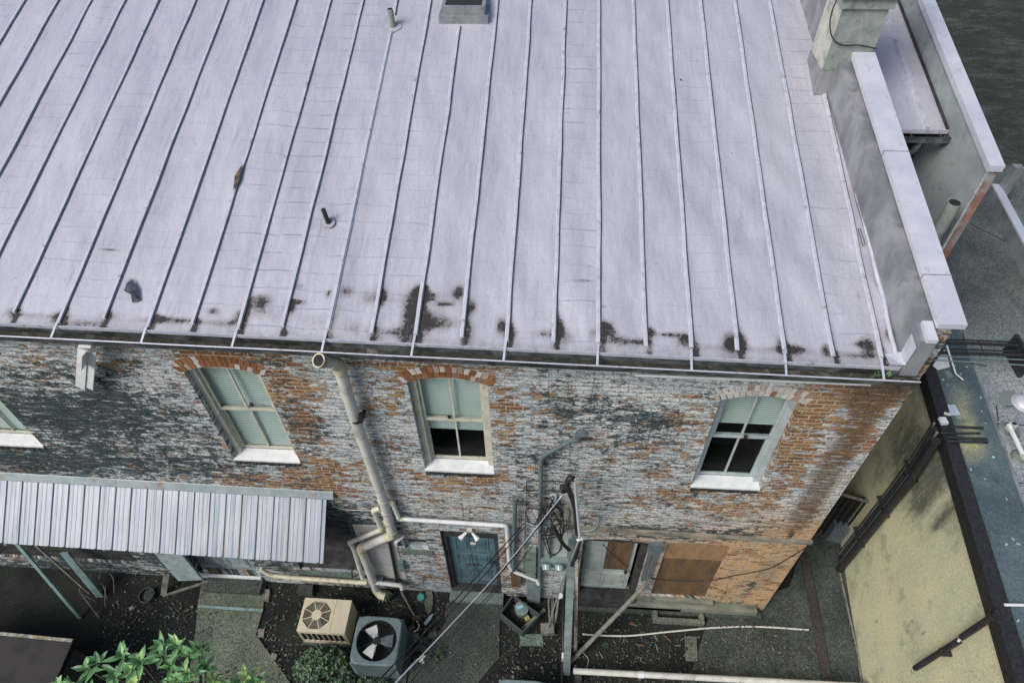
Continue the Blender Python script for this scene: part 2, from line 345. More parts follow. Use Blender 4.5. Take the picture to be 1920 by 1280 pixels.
def leaf_mat(name, a, b, c):
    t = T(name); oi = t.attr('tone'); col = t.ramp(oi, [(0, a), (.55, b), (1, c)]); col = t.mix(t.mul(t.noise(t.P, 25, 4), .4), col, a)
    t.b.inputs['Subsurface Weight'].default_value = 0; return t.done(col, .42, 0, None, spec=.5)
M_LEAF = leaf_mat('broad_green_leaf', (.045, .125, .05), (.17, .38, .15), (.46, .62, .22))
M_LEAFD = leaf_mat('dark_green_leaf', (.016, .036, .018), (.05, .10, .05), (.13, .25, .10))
M_BARK = simple('bark', (.10, .085, .06), (.06, .05, .04), 15, .9)
M_LITTER = leaf_mat('dry_leaf_litter', (.035, .034, .03), (.085, .08, .065), (.24, .23, .19))
M_CABLEW = simple('white_cable', (.62, .62, .58), (.5, .5, .46), 20, .5)
# ------------------------------------------------------------------ ground
g = MB().add([(-60, -60, 0), (60, -60, 0), (60, 60, 0), (-60, 60, 0)], [(0, 1, 2, 3)]).build('ground', M_SOIL); struct(g)
def slab(name, poly, z, mat, th=None):
    n = len(poly); m = MB(); top = [(p[0], p[1], z) for p in poly]
    A = sum(poly[i][0]*poly[(i+1) % n][1]-poly[(i+1) % n][0]*poly[i][1] for i in range(n))
    if A < 0: top = top[::-1]
    bot = [(p[0], p[1], -.02 if th is None else z-th) for p in top]
    m.add(top+bot, [tuple(range(n)), tuple(range(2*n-1, n-1, -1))]+[(i, n+i, n+(i+1) % n, (i+1) % n) for i in range(n)])
    return m.build(name, mat)
px = lambda pts, z=0: [G(a, b, z)[:2] for a, b in pts]
struct(slab('left_path', px([(380, 1088), (500, 1088), (494, 1140), (481, 1190), (545, 1280), (620, 1390), (250, 1390), (352, 1290), (368, 1180), (372, 1135)]), .035, M_CONC))
struct(slab('door_path', px([(846, 1105), (940, 1108), (937, 1165), (936, 1233), (898, 1278), (830, 1400), (640, 1400), (742, 1280), (822, 1185), (836, 1165)]), .03, M_CONC2))
struct(slab('alley_paving', px([(1330, 1150), (1480, 1100), (1500, 1040), (1560, 960), (1700, 960), (1700, 1400), (1180, 1400), (1300, 1250)]), .012, M_CONC2))
struct(slab('alley_gutter_strip', px([(1500, 1040), (1514, 1040), (1562, 1290), (1543, 1290)]), .05, ground_mat('reddish_strip', (.05, .045, .042), (.07, .062, .056), (.12, .11, .10))))
struct(slab('yard_strip', [(.55, -.22), (4.25, -.2), (4.25, .0), (.55, .0)], .09, M_CONC2))
# ------------------------------------------------------------------ the brick building
BLD = thing('brick_building', (0, 0, 0), 'old brick building with peeling white paint and a silver standing seam roof', 'building')
# openings: x0, x1, z0, z1(at the corners), rise of the arch
WIN = {'w0': (-8.70, -7.68, 4.80, 6.80, .13), 'w1': (-4.71, -3.70, 4.70, 6.77, .13), 'w2': (-1.80, -0.77, 4.66, 6.74, .13), 'w3': (2.14, 3.13, 4.56, 6.64, .12)}
DOOR = (-1.78, -0.78, .16, 2.68, 0.0); SMALL = (-2.47, -2.04, 1.90, 2.32, 0.0); DBL = (.68, 1.80, .32, 2.62, .07)
BRD = (2.09, 3.13, .42, 2.66, .05); LOUV = (-4.70, -3.36, .72, 2.85, 0.0); BACK = (-6.95, -5.62, .22, 2.4, 0.0); GAR = (-11.0, -8.0, .5, 2.6, 0.0)
OPS = list(WIN.values())+[DOOR, SMALL, DBL, BRD, LOUV, BACK, GAR]
def blobs(lst, x, z):
    o = np.zeros_like(x)
    for (a, b, rx, rz, am) in lst:
        c = W(a, b); o += am*np.exp(-(((x-c[0])/rx)**2+((z-c[2])/rz)**2)**1.5)
    return o
EXPO = [(400, 665, .62, .14, 1.0), (520, 700, .35, .5, .75), (560, 760, .42, .8, .7), (585, 880, .5, .7, .7), (520, 905, 1.1, .25, .9), (430, 890, .5, .3, .5), (330, 660, .35, .12, .5), (150, 655, .2, .2, .6), (255, 660, .3, .1, .3),
        (840, 690, .75, .17, 1.1), (745, 750, .22, .45, .55), (755, 860, .22, .5, .3), (945, 745, .26, .42, .75), (950, 800, .2, .6, .45), (870, 905, .85, .3, .85), (700, 690, .4, .12, .6), (640, 900, .45, .6, .35), (810, 1060, .3, .9, .35), (945, 1040, .2, .8, .5),
        (1150, 820, 1.0, .5, .12), (1310, 790, .4, .6, .35), (1270, 850, .7, .5, .25), (1340, 930, .9, .4, .45), (1590, 780, .6, .7, .35), (1640, 740, .5, .4, .4), (1500, 800, .3, 1.0, .7), (1480, 880, .32, .9, .55), (1560, 750, .8, .3, .35), (1430, 960, .9, .4, .35), (1600, 830, .5, .8, .3), (1230, 940, .9, .3, .35), (1330, 715, .6, .15, .15),
        (1690, 700, .4, .5, .5), (1690, 640, .5, .6, .9), (150, 860, .9, .25, .25), (60, 700, .6, .6, .25), (660, 660, .5, .10, .4), (0, 870, 1.2, .3, .35),
        (1000, 700, 1.3, .18, -.5), (1250, 705, 1.4, .15, -.5), (1480, 735, .5, .15, -.2), (640, 780, .35, 1.0, -.35), (1530, 900, .25, .9, -.1), (1200, 720, 1.0, .3, -.35), (680, 1050, .5, 1.1, -.8)]
GRIME_SHADE = [(1150, 770, .45, .35, .4), (1000, 860, .5, .3, .3), (1230, 790, .3, .5, .3), (120, 740, 1.6, .75, .55), (60, 800, 1.4, .7, .5), (240, 800, 1.3, .7, .35), (250, 870, 2.2, .45, .62), (370, 810, .7, .9, .18), (40, 870, 1.4, .3, .5), (570, 800, .35, .6, .45), (520, 690, .35, .4, .25), (560, 870, .4, .6, .25),
         (1040, 740, .3, .8, .25), (1130, 800, .9, .5, .24), (1080, 880, 1.0, .6, .24), (1180, 930, 1.2, .4, .18), (960, 920, .5, .5, .22), (690, 960, .5, .5, .28), (640, 990, .5, .5, .45), (860, 960, .7, .3, .12), (800, 850, .4, .4, .1), (1250, 850, .4, .6, .15), (450, 690, .3, .3, .1), (1690, 640, .6, .5, .35),
         (350, 1000, 3.6, 1.6, 1.1), (100, 1080, 3.0, 1.0, .8), (640, 1000, .6, .9, .3), (1290, 1000, 2.2, .25, .6), (1470, 1030, .06, .7, .9), (1410, 1090, .06, .6, .9), (1200, 1130, 2.2, .35, .5), (740, 1090, .8, .4, .4), (1660, 735, .5, .35, .35), (1380, 740, .25, .2, .3),  # the two broad blobs paint shade under the awning, the others are grime
         (1500, 1050, .8, .8, -.5), (1420, 1060, .9, .9, -.3), (1010, 690, 1.0, .25, -.1), (640, 740, .35, .8, -.25), (1560, 880, .5, .8, -.2), (690, 1060, .35, .7, -.5)]
WARM = [(1440, 1060, 1.1, 1.2, 1.5), (1400, 1130, 1.2, .5, 1.0), (1520, 1010, .8, .7, .8), (1240, 1060, .5, .9, .6), (1300, 1010, 2.0, .5, .5), (1400, 960, 1.0, .3, .35), (870, 950, .8, .5, .25), (850, 700, .4, .1, .3), (1380, 1100, .7, .6, .6), (1580, 930, .3, .8, .3)]
RUST = [(1645, 735, .30, .40, 1.6), (1605, 800, .19, .6, 1.5), (1563, 870, .18, .6, 1.5), (1525, 935, .17, .6, 1.4), (1495, 980, .15, .4, .9), (1060, 735, .05, .25, .8), (560, 790, .12, .4, .4), (575, 700, .1, .3, .4), (1440, 1080, .07, .5, .6), (1500, 1050, .05, .5, .5)]
def wallattrs(V):
    x = np.array([v[0] for v in V]); z = np.array([v[2] for v in V])
    return {'expo': blobs(EXPO, x, z), 'grime_shade': blobs(GRIME_SHADE, x, z), 'warm': np.clip(blobs(WARM, x, z), 0, 1), 'rust': np.clip(blobs(RUST, x, z), 0, .85)}
XL, XR = -12.0, 4.32
def arch(op, x):
    x0, x1, z0, z1, r = op; t = (x-(x0+x1)/2)/((x1-x0)/2); return z1+r*(1-t*t)
w = MB(); bps = set(np.round(np.arange(XL, XR, .12), 3)) | {XR}
for op in OPS:
    for k in range(11): bps.add(round(op[0]+(op[1]-op[0])*k/10, 3))
bps = sorted(bps); bps = [b for i, b in enumerate(bps) if i == 0 or b-bps[i-1] > .004]
def fill(m, xa, xb, la, lb, ha, hb, y=0.0):
    n = max(1, int(math.ceil((min(ha-la, hb-lb))/.14)))
    for k in range(n):
        t0, t1 = k/n, (k+1)/n
        m.quad((xa, y, la+(ha-la)*t0), (xb, y, lb+(hb-lb)*t0), (xb, y, lb+(hb-lb)*t1), (xa, y, la+(ha-la)*t1))
for xa, xb in zip(bps[:-1], bps[1:]):
    mid = (xa+xb)/2; ops = sorted([o for o in OPS if o[0]-1e-3 < mid < o[1]+1e-3], key=lambda o: o[2])
    la = lb = 0.0
    for o in ops:
        fill(w, xa, xb, la, lb, o[2], o[2]); la, lb = arch(o, xa), arch(o, xb)
    fill(w, xa, xb, la, lb, ZE(xa)-.03, ZE(xb)-.03)
for o in OPS:        # brick reveals
    d = .27; x0, x1, z0, z1, r = o; xs = np.linspace(x0, x1, 11)
    w.quad((x0, 0, z0), (x0, 0, z1), (x0, d, z1), (x0, d, z0)); w.quad((x1, 0, z1), (x1, 0, z0), (x1, d, z0), (x1, d, z1))
    w.quad((x0, 0, z0), (x0, d, z0), (x1, d, z0), (x1, 0, z0))
    for a, b in zip(xs[:-1], xs[1:]): w.quad((a, 0, arch(o, a)), (b, 0, arch(o, b)), (b, d, arch(o, b)), (a, d, arch(o, a)))
# side walls, rear wall
w.quad((XR, 0, 0), (XR, 9, 0), (XR, 9, ZE(XR)+2.2), (XR, 0, ZE(XR)-.03)); w.quad((XL, 0, 0), (XL, 0, ZE(XL)-.03), (XL, 17, ZE(XL)-.03), (XL, 17, 0))
w.quad((XL, 17, 0), (XL, 17, 7.7), (XR, 17, 7.5), (XR, 17, 0)); w.quad((XR, 9, 0), (XR, 17, 0), (XR, 17, 7.4), (XR, 9, ZE(XR)+2.2))
w.build('wall', M_BRICK, BLD, wallattrs(w.v))
# dark rooms behind the openings
for o in OPS:
    m = MB(); x0, x1, z0, z1 = o[0]-.02, o[1]+.02, o[2]-.02, o[3]+o[4]+.02
    m.quad((x0, .9, z0), (x1, .9, z0), (x1, .9, z1), (x0, .9, z1)); m.quad((x0, .275, z0), (x0, .9, z0), (x0, .9, z1), (x0, .275, z1)); m.quad((x1, .275, z0), (x1, .275, z1), (x1, .9, z1), (x1, .9, z0))
    m.quad((x0, .275, z1), (x0, .9, z1), (x1, .9, z1), (x1, .275, z1)); m.quad((x0, .275, z0), (x1, .275, z0), (x1, .9, z0), (x0, .9, z0))
    m.build('room', M_INT, BLD)
# ---- roof: one undulating sheet
YR = 8.6; nx, ny = 330, 180
xs = np.linspace(XL, 4.02, nx); yy = -.12+(YR+.12)*np.linspace(0, 1, ny)**1.25
SEAMX = [-6.50+.5355*k for k in range(20)]
sb = [(27,587),(110,607),(195,598),(278,613),(362,608),(447,618),(530,613),(615,618),(697,625),(780,628),(866,633),(950,640),(1038,642),(1123,643),(1211,650),(1297,652),(1383,657),(1472,663),(1562,668),(1652,671)]
SEAMX = [RF(*p)[0] for p in sb]; SEAMX = [SEAMX[0]-.54*k for k in range(9, 0, -1)]+SEAMX
def canning(x, y):
    q = min(1, max(.35, (x+2.5)/4)); n = mnoise.noise(Vector((x*.9, y*.45, 3.1)))*.030+(mnoise.noise(Vector((x*2.0+y*1.3, y*.9, 9.0)))*.030+abs(mnoise.noise(Vector((x*1.6-y*.9, y*1.2, 5.0))))*-.022)*q
    k = max([s for s in SEAMX if s <= x] or [XL]); f = min(1, max(0, (x-k)/.535)); amp = math.sin(math.pi*f)
    w3 = math.sin((y*1.0+x*.55)*5.2+3*mnoise.noise(Vector((x*.7, y*.5, 7))))*max(0, mnoise.noise(Vector((x*.6, y*.35, 11)))); n += w3*.030*q; return n*amp*min(1, (y+.12)*1.5) + amp*.008*mnoise.noise(Vector((k*7, y*.5, 1)))
m = MB(); vs = []
for y in yy:
    for x in xs: vs.append((x, y, RZ(x, y)+canning(x, y)))
m.add(vs, [(j*nx+i, j*nx+i+1, (j+1)*nx+i+1, (j+1)*nx+i) for j in range(ny-1) for i in range(nx-1)], True)
STAIN = [(25, 582, .10, .08, .5), (115, 590, .10, .12, .6), (160, 605, .25, .06, .35), (205, 590, .14, .08, .5), (240, 560, .16, .08, .3), (300, 595, .12, .05, .5), (345, 600, .2, .04, .4), (400, 583, .10, .07, .8), (490, 565, .16, .12, .9), (500, 590, .30, .1, .45), (545, 575, .08, .08, .8), (560, 536, .10, .02, .9), (560, 565, .14, .04, .7),
         (615, 550, .04, .07, .9), (650, 545, .09, .08, .7), (640, 580, .22, .12, .25), (690, 560, .10, .1, .5), (660, 610, .14, .1, .5), (715, 560, .06, .14, .8), (770, 590, .12, .32, .95), (790, 545, .10, .10, 1.0), (805, 555, .10, .06, .8), (745, 560, .22, .14, .3), (800, 600, .12, .2, .6), (835, 570, .10, .03, .8), (860, 548, .08, .12, 1.0), (830, 605, .22, .12, .7), (885, 575, .07, .10, .9), (880, 620, .10, .14, .6),
         (300, 600, .4, .06, .5), (420, 605, .3, .06, .5), (590, 600, .2, .1, .4), (730, 620, .3, .08, .5), (1180, 640, .3, .06, .4), (1330, 650, .3, .05, .4), (1440, 655, .3, .05, .4), (1600, 665, .3, .05, .5), (700, 540, .3, .15, .25), (830, 560, .2, .2, .3), (60, 590, .4, .05, .4), (940, 610, .07, .13, .95), (960, 625, .08, .10, .7), (1020, 625, .16, .07, .6), (1050, 610, .06, .12, .9), (1010, 590, .14, .10, .2), (1060, 630, .16, .10, .5), (1140, 615, .10, .10, 1.0), (1112, 625, .05, .08, .7), (1155, 635, .12, .10, .45), (1222, 622, .05, .07, .9), (1252, 627, .12, .035, .9), (1283, 635, .10, .10, .9), (1200, 640, .10, .05, .5),
         (1368, 640, .09, .14, .9), (1392, 640, .07, .12, .8), (1462, 640, .04, .12, .7), (1490, 655, .16, .07, .9), (1548, 655, .05, .08, 1.0), (1628, 648, .10, .12, 1.0), (1610, 645, .10, .04, .6), (1673, 628, .10, .14, 1.0), (1660, 600, .10, .04, .3), (1565, 525, .05, .10, .35), (1610, 555, .03, .10, .45), (205, 468, .14, .02, 1.0), (275, 498, .2, .02, .6), (1095, 528, .16, .02, .8), (245, 528, .06, .06, 1.0), (450, 590, .1, .1, .6),
         (925, 85, .05, .5, .25), (1130, 575, .5, .02, .3), (720, 45, .22, .14, .35), (600, 420, .16, .12, .3)]
V = np.array(m.v); x, y = V[:, 0], V[:, 1]; st = np.zeros(len(V))
for a, b, rx, ry, am in STAIN:
    c = RF(a, b); st += am*np.exp(-(((x-c[0])/rx)**2+((y-c[1])/ry)**2))
st += .42*np.exp(-((y+.12)/.12)**2)
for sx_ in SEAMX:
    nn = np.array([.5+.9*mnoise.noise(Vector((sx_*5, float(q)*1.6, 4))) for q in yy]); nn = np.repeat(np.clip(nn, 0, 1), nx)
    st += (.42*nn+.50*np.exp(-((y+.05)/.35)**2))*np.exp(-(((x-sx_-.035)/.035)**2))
st = np.clip(st*1.2, 0, 1.25)
pan = np.searchsorted(SEAMX, x); CREASE = {5: .5, 8: .6, 11: .3, 21: .3, 24: .35, 25: .5, 26: .3, 12: .3, 14: .8, 15: 1.0, 16: .8, 13: .25, 17: .5, 18: .6, 22: 1.0, 28: .9, 27: .15, 10: .4, 20: .15}
cr = np.array([CREASE.get(int(p), 0.0) for p in pan])
ROOF = m.build('roof', M_ROOF, BLD, {'stain': st, 'crease': cr})
m = MB(); yr = np.linspace(YR, 2*YR+.3, 12)
for a, b in zip(yr[:-1], yr[1:]): m.quad((XL, a, RZ(XL, 2*YR-a)), (4.02, a, RZ(4.02, 2*YR-a)), (4.02, b, RZ(4.02, 2*YR-b)), (XL, b, RZ(XL, 2*YR-b)))
m.build('rear_roof', M_SEAM, BLD)
m = MB(); m.beam((XL, YR, RZ(XL, YR)+.03), (4.05, YR, RZ(4.05, YR)+.03), .25, .06); m.build('ridge_cap', M_SEAM, ROOF)
# drip edge of the roof sheet
m = MB(); m.beam((XL, -.125, ZE(XL)-.012), (3.93, -.125, ZE(3.93)-.012), .014, .045); m.build('drip_edge', M_SEAM, ROOF, None)
for i, sx in enumerate(SEAMX):
    m = MB(); j = i-9; long_ = (j % 2 == 1); y0 = RF(*sb[j])[1] if j >= 0 else (-.03 if long_ else .05)
    if j < 0: long_ = (j % 2 == 1)
    n = 26; P = []
    top = 1.0; segs = [(y0, YR)]
    if abs(sx-RF(858, 40)[0]) < .15: segs = [(y0, 5.2)]
    if abs(sx-RF(735, 50)[0]) < .15: segs = [(y0, 5.05), (5.4, YR)]
    for (ya, yb) in segs:
        L = []
        for k in range(n+1):
            yv = ya+(yb-ya)*k/n; xo = sx+.012*mnoise.noise(Vector((sx*3, yv*1.3, 0))); L.append((xo, yv, RZ(xo, yv)))
        wd_, h = .021, .026
        vs = [];
        for (a, b, c) in L: vs += [(a-wd_, b, c-.01), (a-wd_*.75, b, c+h), (a+wd_*.75, b, c+h), (a+wd_, b, c-.01)]
        fs = []
        for k in range(n): b = 4*k; fs += [(b, b+1, b+5, b+4), (b+1, b+2, b+6, b+5), (b+2, b+3, b+7, b+6)]
        fs += [(0, 3, 2, 1), (4*n, 4*n+1, 4*n+2, 4*n+3)]
        m.add(vs, fs)
        # folded foot flanges
        m.add([(p[0]-.03, p[1], p[2]+.010) for p in L]+[(p[0]+.03, p[1], p[2]+.010) for p in L], [(k, k+n+1, k+n+2, k+1) for k in range(n)])
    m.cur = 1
    m.add([(p[0]+.021, p[1], p[2]+.016) for p in L]+[(p[0]+.031+.004*mnoise.noise(Vector((sx, p[1]*5, 0))), p[1], p[2]+.013) for p in L], [(k, k+n+1, k+n+2, k+1) for k in range(n)])  # dark strip along the right foot of the seam
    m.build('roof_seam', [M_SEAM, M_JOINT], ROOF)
# ---- gutter with straps
m = MB(); N = 60; prof = [(-.135, -.035), (-.135, -.135), (-.25, -.135), (-.275, -.045), (-.287, -.045), (-.287, -.052), (-.262, -.148), (-.125, -.148), (-.125, -.035)]
gx = np.linspace(XL, 4.12, N); vs = []
for a in gx:
    s_ = .006*mnoise.noise(Vector((a*.8, 0, 5)))
    for (b, c) in prof: vs.append((a, b, ZE(a)+c+s_))
k = len(prof); fs = []
for i in range(N-1):
    for j in range(k): fs.append((i*k+j, i*k+(j+1) % k, (i+1)*k+(j+1) % k, (i+1)*k+j))
m.add(vs, fs); GUT = m.build('gutter', M_GUT, BLD)
m = MB(); m.tube([(a, -.281, ZE(a)-.042+.006*mnoise.noise(Vector((a*.8, 0, 5)))) for a in gx], .010, 6); m.build('gutter_lip', M_SEAM, GUT)
m = MB(); n2 = 160; xs2 = np.linspace(XL, 4.1, n2); vs = []
for a in xs2:
    for b in (-.136, -.17, -.21, -.249): vs.append((a, b, ZE(a)-.118+.03*mnoise.noise(Vector((a*5, b*30, 2)))))
m.add(vs, [(i*4+j, (i+1)*4+j, (i+1)*4+j+1, i*4+j+1) for i in range(n2-1) for j in range(3)], True); m.build('gutter_debris', M_GUTIN, GUT)
for i, sx in enumerate(SEAMX):
    if (i-9) % 2 == 1:
        m = MB(); m.beam((sx-.01, -.02, RZ(sx, 0)+.01), (sx-.015, -.14, ZE(sx)+.012), .03, .006); m.beam((sx-.015, -.14, ZE(sx)+.012), (sx-.02, -.275, ZE(sx)-.035), .025, .006)
        m.build('gutter_strap', M_SEAM, GUT)
m = MB(); m.box(XL, 4.08, -.124, -.002, 0, .001); m = MB()
m.add([(XL, -.123, ZE(XL)-.03), (4.08, -.123, ZE(4.08)-.03), (4.08, -.123, ZE(4.08)-.15), (XL, -.123, ZE(XL)-.15), (XL, .0, ZE(XL)-.15), (4.08, .0, ZE(4.08)-.15)], [(3, 2, 1, 0), (3, 4, 5, 2)])
m.build('fascia', M_DIRT2, BLD)
m = MB(); a = W(1190, 703, -.06); b = W(1632, 721, -.06); m.tube([a, b], .018, 8); m.build('loose_flashing', M_WHITE, BLD)
# ---- front firewall: brick pier, sheathing and coping (skewed a little to the seams)
def skew(x, y): return x-.045*y
m = MB()
def slope_block(m, x0, x1, y0, y1, zb, zt0, sl=.25, step=1):
    """block whose top climbs with the roof; zb may be below it"""
    a, b, c, d = (skew(x0, y0), y0), (skew(x1, y0), y0), (skew(x1, y1), y1), (skew(x0, y1), y1); t1 = zt0+sl*(y1-y0)
    zb0, zb1 = zb
    m.add([(*a, zb0), (*b, zb0), (*c, zb1), (*d, zb1), (*a, zt0), (*b, zt0), (*c, t1), (*d, t1)],
        [(0,3,2,1),(4,5,6,7),(0,1,5,4),(1,2,6,5),(2,3,7,6),(3,0,4,7)])
mm = MB()
for k in range(9):
    z0_, z1_ = 7.30+.09*k, 7.30+.09*(k+1)
    mm.quad((4.128, -.004, z0_), (4.322, -.004, z0_), (4.322, -.004, z1_), (4.128, -.004, z1_)); mm.quad((4.323, -.004, z0_), (4.323, .5, z0_), (4.323, .5, z1_), (4.323, -.004, z1_))
pa = {k: v+0 for k, v in wallattrs(mm.v).items()}; pa['expo'] = pa['expo']*0+.75; pa['rust'] = pa['rust']*0+.1; pa['grime_shade'] = pa['grime_shade']*0+.16
mm.build('brick_pier', M_BRICK, BLD, pa)
m = MB(); slope_block(m, 4.13, 4.335, .02, YR, (7.5, 9.5), 8.13); FW = m.build('firewall', M_SHEATH, BLD)
m = MB(); slope_block(m, 3.95, 4.126, -.15, YR, (7.42, 9.4), 8.0); 
for k in range(9): pass
m.build('firewall_sheathing', M_SHEATH, FW)
m = MB(); m.add([(3.945, -.152, 7.6), (3.945, .03, 7.62), (3.94, .03, 7.93), (3.945, -.152, 7.90), (3.78, -.152, 7.61), (3.78, .03, RZ(3.78, .03)+.012)], [(0, 3, 2, 1), (0, 1, 5, 4)]); m.build('base_flashing', M_SEAM, FW)
m = MB(); slope_block(m, 3.99, 4.10, -.17, .06, (7.99, 8.03), 8.045); m.build('coping_shoulder', M_CAP, FW)
m = MB(); slope_block(m, 4.095, 4.39, -.05, 4.02, (8.10, 9.11), 8.17); COP = m.build('coping', M_CAP, FW)
for yv in (.55, 2.3):
    m = MB(); m.box(skew(4.09, yv), skew(4.395, yv), yv, yv+.012, 8.17+.25*(yv+.05)-.07, 8.17+.25*(yv+.05)+.006); m.build('coping_joint', M_SHEATH, COP)
m = MB(); L = []
for k in range(40):
    y = -.1+4.0*k/39; x = 3.90+.02*mnoise.noise(Vector((0, y*2, 0))); L.append((x-.03*(y/4), y, RZ(x, y)+.025))
m.tube(L, .028, 6); m.build('base_seam', M_SEAM, FW)
# ---- chimney
m = MB(); cx0, cx1, cy0, cy1 = 3.605, 4.185, 4.03, 4.68
m.cur = 0; m.box(cx0, cx1, cy0, cy1, 8.4, 10.75)
m.cur = 1; m.quad((cx0-.004, cy0+.002, 8.4), (cx0-.004, cy0+.002, 10.75), (cx0-.004, cy1, 10.75), (cx0-.004, cy1, 8.4)); m.cur = 0  # left face coloured paler to stand in for light from the left
CH = m.build('chimney', [M_STUCCO, M_CHIML], BLD)
m = MB(); m.box(cx0-.045, cx1+.045, cy0-.045, cy1+.045, 9.76, 9.90); m.box(cx0-.09, cx1+.09, cy0-.09, cy1+.09, 9.898, 10.1); m.build('chimney_band', M_STUCCO, CH); m = MB(); m.box(cx0-.05, cx1+.05, cy0-.05, cy1+.05, 10.6, 10.8); m.build('chimney_top', M_STUCCO, CH)
m = MB(); m.box(cx0-.012, cx1+.01, cy0-.012, cy1+.01, 8.4, RZ(3.6, 4.03)+.34); m.build('chimney_flashing', M_SHEATH, CH)
m = MB(); P = [(cx0+.18, cy0-.02, 10.2), W(1572, 0, cy0-.03), (cx0-.02, cy0+.05, 9.75), (cx0-.02, cy0+.10, 9.5), W(1556, 60, cy0-.02), W(1580, 86, cy0-.03), W(1610, 88, cy0-.03), W(1636, 93, cy0-.03), W(1650, 110, cy0-.1)]
P = [W(1569, 0, cy0-.03), W(1560, 22, cy0-.03), W(1556, 48, cy0-.03), W(1562, 73, cy0-.03), W(1580, 85, cy0-.03), W(1610, 85, cy0-.03), W(1640, 91, cy0-.03), (4.22, 4.1, 9.2), (4.25, 4.3, 9.0)]
m.tube(smoothpath(P), .009, 6); m.build('chimney_cable', M_BLACK, CH)
# ---- roof hatch, vent pipes
hx0, hx1, hy0 = RF(827, 42)[0]+.02, RF(912, 45)[0]-.02, RF(870, 44)[1]
m = MB(); zb = RZ(hx0, hy0); m.box(hx0-.05, hx1+.05, hy0-.02, hy0+.75, zb-.2, zb+.10); m.box(hx0, hx1, hy0+.03, hy0+.08, zb, zb+.23); m.box(hx0, hx0+.05, hy0+.08, hy0+.7, zb, zb+.23); m.box(hx1-.05, hx1, hy0+.08, hy0+.7, zb, zb+.23); m.box(hx0, hx1, hy0+.7, hy0+.75, zb, zb+.23)
HA = m.build('roof_hatch', M_SHEATH, BLD); m = MB(); m.box(hx0+.05, hx1-.05, hy0+.08, hy0+.7, zb+.05, zb+.222); m.build('hatch_opening', M_INT, HA)
def vent(p, r, h, lean=(0, 0)):
    m = MB(); b = RF(*p); q = (b[0]+lean[0], b[1]+lean[1], b[2]+h); m.tube([(b[0], b[1], b[2]-.05), q], r, 16)
    m.tube([(b[0], b[1], b[2]-.03), (b[0], b[1], b[2]+.05)], r*1.18, 16); V = m.build('vent_pipe', M_DARKMET if r < .04 else M_STUCCO, BLD)
    m = MB(); m.tube([(q[0], q[1], q[2]-.02), (q[0], q[1], q[2]+.003)], r*.78, 14); m.build('pipe_mouth', M_INT, V)
    m = MB(); n = 22; vs = [(b[0], b[1], b[2]+.015)]
    for k in range(n):
        t = 2*math.pi*k/n; rr = r*(2.7+.9*mnoise.noise(Vector((math.cos(t)*2, math.sin(t)*2, b[0])))); x_, y_ = b[0]+rr*math.cos(t), b[1]+rr*math.sin(t); vs.append((x_, y_, RZ(x_, y_)+.012))
    m.add(vs, [(0, k+1, (k+1) % n+1) for k in range(n)]); m.build('pipe_flashing', simple('pipe_boot_sealant', (.42, .42, .47), (.32, .32, .36), 20, .6), V)
vent((736, 50), .048, .26); vent((616, 418), .030, .20, (-.03, .02))
# torn patch on the roof near the eave
m = MB(); m.cur = 0; a = RF(238, 530, .05); b = RF(250, 525, .03); c = RF(257, 540, .04); d = RF(245, 552, .07); e = RF(232, 545, .03); f = RF(263, 562, .02); g_ = RF(248, 568, .02)
m.add([a, b, c, d, e, f, g_], [(0, 4, 3), (0, 3, 2, 1), (3, 6, 5, 2)]); m.build('torn_patch', simple('torn_membrane', (.07, .09, .11), (.025, .03, .035), 14, .7), ROOF)
m = MB(); a = RF(455, 306, .05); b = RF(449, 335, .055); c = RF(437, 358, .05); d = RF(440, 330, .02); m.add([a, b, c, d], [(0, 3, 2, 1)]); m.build('torn_seam_gap', simple('rotten_batten', (.12, .085, .045), (.02, .018, .014), 12, .9), ROOF)
for q in [((1612, 346), (1616, 358), .012), ((1275, 149), (1278, 150), .01)]:
    m = MB(); m.tube([RF(*q[0], .01), RF(*q[1], .01)], q[2], 6); m.build('roof_scrap', M_BLACK, ROOF)
m = MB(); p = [RF(1609, 430, .012), RF(1613, 428, .012), RF(1622, 458, .012), RF(1618, 461, .012), RF(1609, 430, .012)]; m.tube(p, .004, 5); m.build('wire_loop', M_BLACK, ROOF)
# ---- cornice band above the ground floor
m = MB(); n = 60; 
for i in range(n):
    x0_, x1_ = .2+4.15*i/n, .2+4.15*(i+1)/n; r1 = .012*mnoise.noise(Vector((x0_*4, 0, 0)))
    m.box(x0_, x1_-.0015, -.050+r1, -.003, 3.08-.017*x0_, 3.13-.017*x0_+r1); m.box(x0_, x1_-.0015, -.030-r1, -.0035, 3.0-.017*x0_, 3.078-.017*x0_)
m.build('cornice', simple('worn_cornice', (.30, .27, .20), (.22, .21, .17), 5, .9, 0, (.08, .085, .075), 5, .52, .5, (.5, 1, 1)), BLD)
